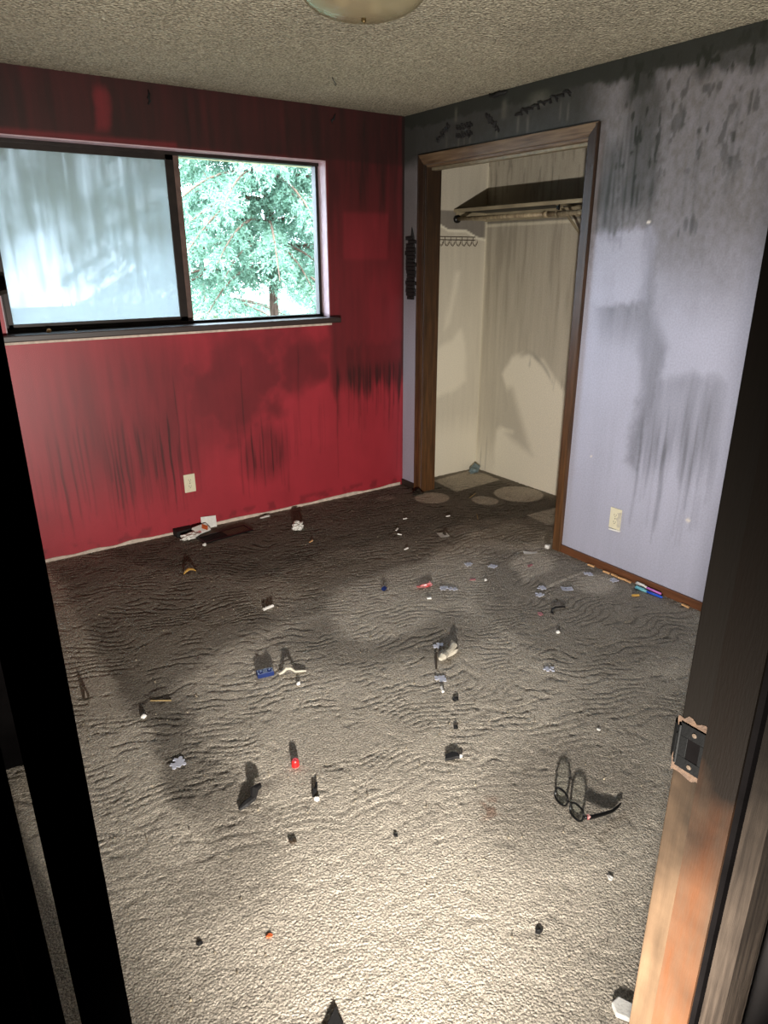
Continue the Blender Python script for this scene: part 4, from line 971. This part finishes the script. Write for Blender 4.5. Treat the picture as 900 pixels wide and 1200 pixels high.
# bone-like folded tissue with dark strap
put('folded_tissue', 'dirty white bone-shaped folded tissue on the carpet', 'tissue', MB().tube([(-0.065, -0.02, 0.012), (-0.045, -0.015, 0.016), (-0.015, -0.004, 0.013), (0.02, 0.004, 0.015), (0.05, 0.02, 0.018), (0.062, 0.036, 0.016), (0.066, 0.05, 0.022)], [0.010, 0.018, 0.014, 0.013, 0.016, 0.011, 0.004], 9, flat=0.8).add(*(lambda m: (m.v, m.f))(crumple(43, 0.045, 0.018, 0.014, 2, 0.5))), MT['offwhite'], -1.255, -2.045, 0.05)
put('torn_strap', 'thin dark strap beside the bone-shaped tissue', 'strap', MB().tube([(-0.06, -0.05, 0.003), (-0.03, -0.01, 0.006), (0.0, 0.03, 0.008), (0.02, 0.045, 0.006)], [0.004, 0.006, 0.006, 0.004], 6, flat=0.4), MT['wire'], -1.31, -2.055, 0.0)
put('paper_bit', 'white paper roll below the bone-shaped tissue', 'paper', MB().tube([(-0.010, -0.012, 0.006), (0.010, 0.012, 0.007)], 0.0055, 8), MT['white'], -1.445, -2.235, 0.2)

lc = empty('label_card', (-0.357, -1.915, 0.0)); lc.rotation_euler = (0, 0, -0.62); tag(lc, 'small white printed card by the black wire', 'card')
sheet(0.058, 0.042, 12, 0.006).build('card_sheet', MT['lav'], lc)
MB().box(-0.012, -0.002, -0.008, 0.004, 0.0062, 0.0066).box(0.004, 0.022, -0.006, -0.004, 0.0064, 0.0068).box(0.004, 0.020, -0.001, 0.001, 0.0064, 0.0068).build('faint_print', mat('grey_print', lin(140, 140, 158), 0.8), lc)
put('paper_strip', 'white paper strip on the light floor patch by the closet', 'paper', sheet(0.078, 0.03, 14, 0.006), MT['white'], -0.170, -1.478, -0.6)
put('wire_piece', 'short black bent wire on the carpet', 'wire', MB().tube([(-0.045, -0.035, 0.004), (-0.048, -0.02, 0.005), (-0.036, 0.0, 0.008), (-0.012, 0.010, 0.010), (0.02, 0.012, 0.008), (0.04, 0.010, 0.005)], 0.0042, 8), MT['black'], -0.56, -2.04, -0.35, smooth=True)
put('pink_scrap', 'faded pink paper shred left of the black wire', 'scrap', MB().prism([(-0.012, -0.015), (0.008, -0.012), (0.016, 0.006), (0.002, 0.018), (-0.010, 0.004)], 0, 0.003), MT['pinkbit'], -0.665, -2.02)
put('pink_scrap', 'faded pink paper shred among the jigsaw pieces', 'scrap', MB().prism([(-0.020, -0.008), (0.012, -0.010), (0.020, 0.006), (-0.006, 0.012)], 0, 0.003), MT['pinkbit'], -0.675, -1.55, -0.4)
put('pink_scrap', 'faint pink paper shred on the light floor patch', 'scrap', MB().prism([(-0.022, -0.006), (0.018, -0.008), (0.024, 0.006), (-0.010, 0.010)], 0, 0.003), MT['pinkbit'], -0.30, -1.60, 0.2)
put('pebble', 'white pebble right of the pink shred among jigsaw pieces', 'pebble', crumple(44, 0.007, 0.007, 0.008, 2), MT['white'], -0.63, -1.60)
put('pebble', 'white pebble between black wire and clean round spot', 'pebble', crumple(45, 0.009, 0.008, 0.008, 2), MT['white'], -0.73, -2.19)

# pens by the skirting
def pen(label, col_mat, x, y, rz, z, tip):
    t = empty('pen', (x, y, z)); t.rotation_euler = (0, 0, rz); tag(t, label, 'pen', 'pens by the skirting')
    MB().tube([(0, 0.02, 0.007), (0, 0.10, 0.007), (0, 0.105, 0.007)], [0.0062, 0.0062, 0.004], 12).build('barrel', col_mat, t, True)
    MB().tube([(0, -0.045, 0.007), (0, 0.02, 0.007)], 0.0072, 12).build('cap', tip, t, True)
    MB().box(-0.0016, 0.0016, -0.04, 0.005, 0.0142, 0.017).build('clip', tip, t)
pen('bright blue pen lying on the carpet by the skirting', MT['brightblue'], -0.058, -2.155, math.pi + 0.07, 0.0, MT['teal'])
pen('pink pen lying between the blue pen and the skirting', MT['pink'], -0.030, -2.135, math.pi - 0.03, 0.006, MT['white'])
put('orange_stub', 'yellow-orange stub near the pens', 'stub', MB().tube([(-0.018, 0, 0.006), (0.018, 0, 0.006)], 0.006, 10), MT['yellow'], -0.135, -2.165, -0.5)
CH = [(-0.028, -1.80, 'first'), (-0.030, -1.905, 'second'), (-0.028, -1.955, 'third'), (-0.028, -2.0, 'fourth'), (-0.028, -2.04, 'fifth'), (-0.030, -2.375, 'last')]
for i, (x, y, w) in enumerate(CH):
    put('wood_chip', '%s pale wood chip along the grey wall skirting, counted from the closet' % w, 'wood chip', MB().prism([(-0.006, -0.020), (0.006, -0.018), (0.005, 0.018), (-0.004, 0.022)], 0.0, 0.009), MT['chip'], x, y, rr.uniform(-.15, .15), group='wood chips', bevel=0.001)
put('wood_chip', 'white wood chip at the foot of the right closet casing', 'wood chip', MB().prism([(-0.012, -0.012), (0.012, -0.012), (0.010, 0.012), (-0.008, 0.014)], 0.0, 0.022), MT['white'], -0.035, -1.485, 0.3, bevel=0.002)

# debris by the closet
put('crumpled_card', 'blue-grey crumpled card in the back corner of the closet', 'card', MB().prism([(-0.07, -0.03), (-0.01, 0.02), (0.05, 0.035), (0.06, -0.02), (0.0, -0.05)], 0.0, 0.002, Matrix.Translation((0, 0, 0.03)) @ Matrix.Rotation(0.45, 4, 'X') @ Matrix.Rotation(-0.3, 4, 'Y')).add(*(lambda m: (m.v, m.f))(crumple(46, 0.055, 0.03, 0.026, 2, 0.7))), MT['bluepaper'], 0.645, -0.075, 0.2)
put('splinter_heap', 'splintered wood bits at the foot of the left closet casing', 'debris', crumple(47, 0.034, 0.03, 0.022, 3, 0.9), MT['raw'], -0.055, -0.255, 0.3)
put('straw_stick', 'tan straw stick on the carpet in front of the closet', 'stick', MB().tube([(-0.035, -0.03, 0.003), (0.035, 0.03, 0.004)], 0.0025, 6), MT['straw'], -0.02, -0.86, 0.2)
put('straw_stick', 'tan straw stick inside the closet doorway', 'stick', MB().tube([(-0.02, -0.05, 0.003), (0.02, 0.05, 0.004)], 0.0025, 6), MT['straw'], 0.24, -0.52, -0.75)

# broken spectacles: frame front stands on the pile, one temple lies out to the right
A = Vector((-1.545, -2.895)); B = Vector((-1.545 + 0.02, -3.015))
gl = empty('spectacles', (-1.526, -2.945, 0.0)); ang = math.radians(-98)
gl.rotation_euler = (0, 0, ang); tag(gl, 'broken black-framed spectacles with one temple on the carpet', 'glasses')
def rim_pts(cx_, w, h, n=20):
    return [(cx_ + w * math.copysign(abs(math.cos(a)) ** 0.75, math.cos(a)), 0.006 * math.sin(a), 0.023 + h * math.copysign(abs(math.sin(a)) ** 0.75, math.sin(a))) for a in [2 * math.pi * i / n for i in range(n + 1)]]
for cx_ in (-0.035, 0.035):
    r = MB().tube(rim_pts(cx_, 0.028, 0.020), 0.0034, 8, caps=False).build('rim', MT['black'], gl, True)
    pp = rim_pts(cx_, 0.026, 0.018)[:-1]
    MB().add([(a, b - 0.0006, c) for a, b, c in pp] + [(a, b + 0.0006, c) for a, b, c in pp], [tuple(range(19, -1, -1)), tuple(range(20, 40))] + [(i, (i + 1) % 20, 20 + (i + 1) % 20, 20 + i) for i in range(20)]).build('lens', MT['lens'], r)
MB().tube([(-0.009, 0, 0.030), (0, -0.002, 0.034), (0.009, 0, 0.030)], 0.0034, 8).build('bridge', MT['black'], gl, True)
tm = MB().tube([(0.063, 0.0, 0.030), (0.070, 0.004, 0.030), (0.073, 0.02, 0.026), (0.073, 0.07, 0.016), (0.072, 0.11, 0.010), (0.068, 0.135, 0.012), (0.06, 0.155, 0.010)], [0.0042, 0.005, 0.0055, 0.005, 0.0045, 0.004, 0.003], 8, flat=1.3).build('temple', MT['black'], gl, True)
MB().box(0.066, 0.0765, 0.006, 0.016, 0.026, 0.035).build('red_inlay', MT['redwrap'], tm)

# foreground bits
put('plaster_chip', 'white plaster chip at the foot of the latch-side door jamb', 'chip', MB().prism([(-0.020, -0.028), (0.018, -0.022), (0.022, 0.018), (0.0, 0.030), (-0.022, 0.016)], 0.0, 0.014), MT['white'], -1.893, -3.43, 0.5, bevel=0.003)
put('burnt_shard', 'black burnt triangular shard at the bottom edge of the picture', 'shard', MB().prism([(-0.035, -0.05), (0.035, -0.045), (0.004, 0.032)], 0.0, 0.012), MT['char'], -2.445, -3.075, -0.55, bevel=0.002)
FG = [(-1.905, -3.18, 'dark charred crumb in the right foreground', MT['char'], 0.011), (-1.625, -3.18, 'white crumb in the carpet near the door jamb', MT['white'], 0.010), (-1.135, -2.745, 'white crumb in the carpet above the spectacles', MT['white'], 0.008),
      (-2.28, -2.565, 'oval dark seed in the left foreground', MT['wire'], 0.013), (-2.47, -2.80, 'orange brown crumb in the lower left foreground', MT['orange'], 0.008), (-1.44, -2.31, 'dark charred crumb below the jigsaw piece', MT['char'], 0.014),
      (-1.55, -2.44, 'small dark crumb above the black flake', MT['char'], 0.012), (-2.02, -2.72, 'black crumb in the centre foreground', MT['char'], 0.007), (-2.62, -2.72, 'dark crumb by the left door in the foreground', MT['char'], 0.008)]
for i, (x, y, lab, m_, r) in enumerate(FG):
    put('crumb', lab, 'crumb', crumple(70 + i, r, r * 0.75, r * 0.4, 2, 0.5), m_, x, y, i * 0.7)
put('sill_crumb', 'larger pale crumb on the window sill', 'crumb', crumple(90, 0.012, 0.009, 0.012, 2, 0.6), MT['chip'], -2.27, 0.02, 0.4, WZ0 + 0.001)
put('sill_crumb', 'smaller pale crumb on the window sill', 'crumb', crumple(91, 0.007, 0.006, 0.007, 2, 0.6), MT['chip'], -2.14, 0.01, 0.9, WZ0 + 0.001)

# fine grit scattered over the whole carpet
gm = MB(); rr = random.Random(99)
for i in range(900):
    x = rr.uniform(-2.9, -0.05); y = rr.uniform(-3.5, -0.1); r = rr.uniform(0.0015, 0.0045)
    a = rr.uniform(0, 3)
    vs = [(x + r * rr.uniform(0.6, 1.3) * math.cos(a + k * 2.09), y + r * rr.uniform(0.6, 1.3) * math.sin(a + k * 2.09), -0.003) for k in range(3)]
    gm.add(vs + [(x, y, r * 1.1)], [(0, 1, 3), (1, 2, 3), (2, 0, 3), (2, 1, 0)])
grit = mat('mixed_grit', lin(34, 28, 24), 0.9, scale=40, col2=lin(190, 176, 150))
o = gm.build('grit', grit); tag(o, 'fine dark and pale grit scattered over the carpet', 'grit', kind='stuff')

# ------------------------------------------------------------------ outdoors
o = MB().box(-14, 16, 0.16, 30, -0.45, -0.35).build('ground', MT['ground']); tag(o, kind='structure')
nr = np.random.default_rng(5)
def quads_to_mesh(name, Q, material, parent):
    n = len(Q)
    me = bpy.data.meshes.new(name)
    me.vertices.add(n * 4); me.vertices.foreach_set('co', Q.reshape(-1).astype(np.float32))
    me.loops.add(n * 4); me.loops.foreach_set('vertex_index', np.arange(n * 4, dtype=np.int32))
    me.polygons.add(n); me.polygons.foreach_set('loop_start', np.arange(0, n * 4, 4, dtype=np.int32))
    me.update(calc_edges=True); me.materials.append(material)
    o = bpy.data.objects.new(name, me); o['kind'] = 'stuff'
    return link(o, parent)

def blades(P0, D, Ln, Wd):
    """one flat tapering blade per row, growing from P0 along D"""
    r = nr.normal(size=D.shape); s_ = np.cross(D, r); s_ /= np.linalg.norm(s_, axis=1, keepdims=True) + 1e-9
    Ln = Ln[:, None]; Wd = Wd[:, None]
    m_ = P0 + D * Ln * 0.55
    return np.stack([P0, m_ + s_ * Wd * 0.5, P0 + D * Ln, m_ - s_ * Wd * 0.5], 1)

def spruce(x, y, z0, zlo, zt, label, reach, whorls, per, nt, nn, seed, wide=1.0):
    rs = np.random.default_rng(seed)
    t = empty('spruce_tree', (x, y, z0)); tag(t, label, 'tree')
    MB().tube([(0, 0, 0), (0.02, 0, (zt - z0) * 0.5), (0, 0.02, zt - z0)], [0.09, 0.06, 0.02], 10).build('trunk', MT['bark'], t, True)
    Q = []
    for w in range(whorls):
        zc = zlo - z0 + (zt - zlo - 0.3) * (w / whorls)
        L = reach * (1 - 0.5 * w / whorls)
        for b in range(per):
            az = -math.pi / 2 + (b / (per - 1) - 0.5) * math.pi * 1.4 + rs.uniform(-0.2, 0.2)
            Lb = L * rs.uniform(0.7, 1.1); rise = rs.uniform(0.05, 0.35)
            dx, dy = math.cos(az), math.sin(az)
            ts = np.linspace(0.0, 1.0, 9)
            pts = np.stack([dx * Lb * ts, dy * Lb * ts, zc + rise * ts - 0.42 * Lb * ts ** 2], -1)
            MB().tube([tuple(p) for p in pts], [0.020 * (1 - 0.8 * a) for a in ts], 6).build('branch', MT['bark'], t)
            for k_ in range(nt):
                a = rs.uniform(0.02, 1.0)
                p = np.array([np.interp(a, ts, pts[:, c]) for c in range(3)])
                side = rs.choice([-1, 1]) * rs.uniform(0.3, 1.2)
                td = np.array([dx * 0.6 - dy * side, dy * 0.6 + dx * side, rs.uniform(-1.3, -0.2)]); td /= np.linalg.norm(td)
                tl = rs.uniform(0.14, 0.36) * (1.1 - 0.4 * a)
                u_ = rs.uniform(0, 1, nn)
                P0 = p + td * (u_ * tl)[:, None] + np.array([0, 0, -0.4]) * ((u_ * tl) ** 2)[:, None]
                D = td * 0.8 + rs.normal(size=(nn, 3)) * 0.5; D /= np.linalg.norm(D, axis=1, keepdims=True)
                Q.append(blades(P0, D, rs.uniform(0.03, 0.06, nn) * wide, rs.uniform(0.009, 0.016, nn) * wide))
    quads_to_mesh('needles', np.concatenate(Q), MT['needle'], t)
spruce(0.62, 3.3, -0.36, 1.50, 3.8, 'blue-green spruce filling the clear half of the window', 1.9, 9, 10, 80, 30, 1)
spruce(2.0, 9.0, -0.36, 0.9, 6.0, 'second blue-green spruce farther off behind the first', 2.5, 9, 9, 60, 14, 2, 2.0)

def shrub(x, y, r, h, label, seed):
    rs = np.random.default_rng(seed)
    t = empty('shrub', (x, y, -0.36)); tag(t, label, 'shrub', 'garden shrubs')
    m_ = MB()
    for i in range(9):
        a = rs.uniform(0, 6.28); q = rs.uniform(0.2, 0.8) * r
        m_.tube([(0, 0, 0), (q * 0.4 * math.cos(a), q * 0.4 * math.sin(a), h * 0.5), (q * math.cos(a), q * math.sin(a), h * 0.95)], [0.012, 0.008, 0.003], 5)
    m_.build('stems', MT['bark'], t)
    n = 2600
    d = rs.normal(size=(n, 3)); d /= np.linalg.norm(d, axis=1, keepdims=True)
    P0 = d * rs.uniform(0.3, 1.0, (n, 1)) ** 0.5 * np.array([r, r, h * 0.5]) + np.array([0, 0, h * 0.55])
    D = d * 0.6 + rs.normal(size=(n, 3)) * 0.7; D /= np.linalg.norm(D, axis=1, keepdims=True)
    quads_to_mesh('leaves', blades(P0, D, rs.uniform(0.04, 0.08, n), rs.uniform(0.02, 0.045, n)), MT['leaf'], t)
for i, (x, y, r, h, lab) in enumerate(((-2.3, 5.0, 0.75, 1.45, 'leafy shrub behind the hazed pane, farther left'), (-0.75, 6.2, 0.75, 1.35, 'leafy shrub behind the hazed pane, beside the window stile'), (0.0, 1.15, 0.30, 1.42, 'leafy shrub at the lower left of the clear pane'),
                                       (-0.62, 1.2, 0.15, 1.3, 'thin leafy shrub behind the window stile'), (0.45, 5.2, 0.6, 1.2, 'leafy shrub at the lower middle of the clear pane'), (2.7, 5.2, 0.7, 1.2, 'leafy shrub at the lower right of the clear pane'))):
    shrub(x, y, r, h, lab, 20 + i)
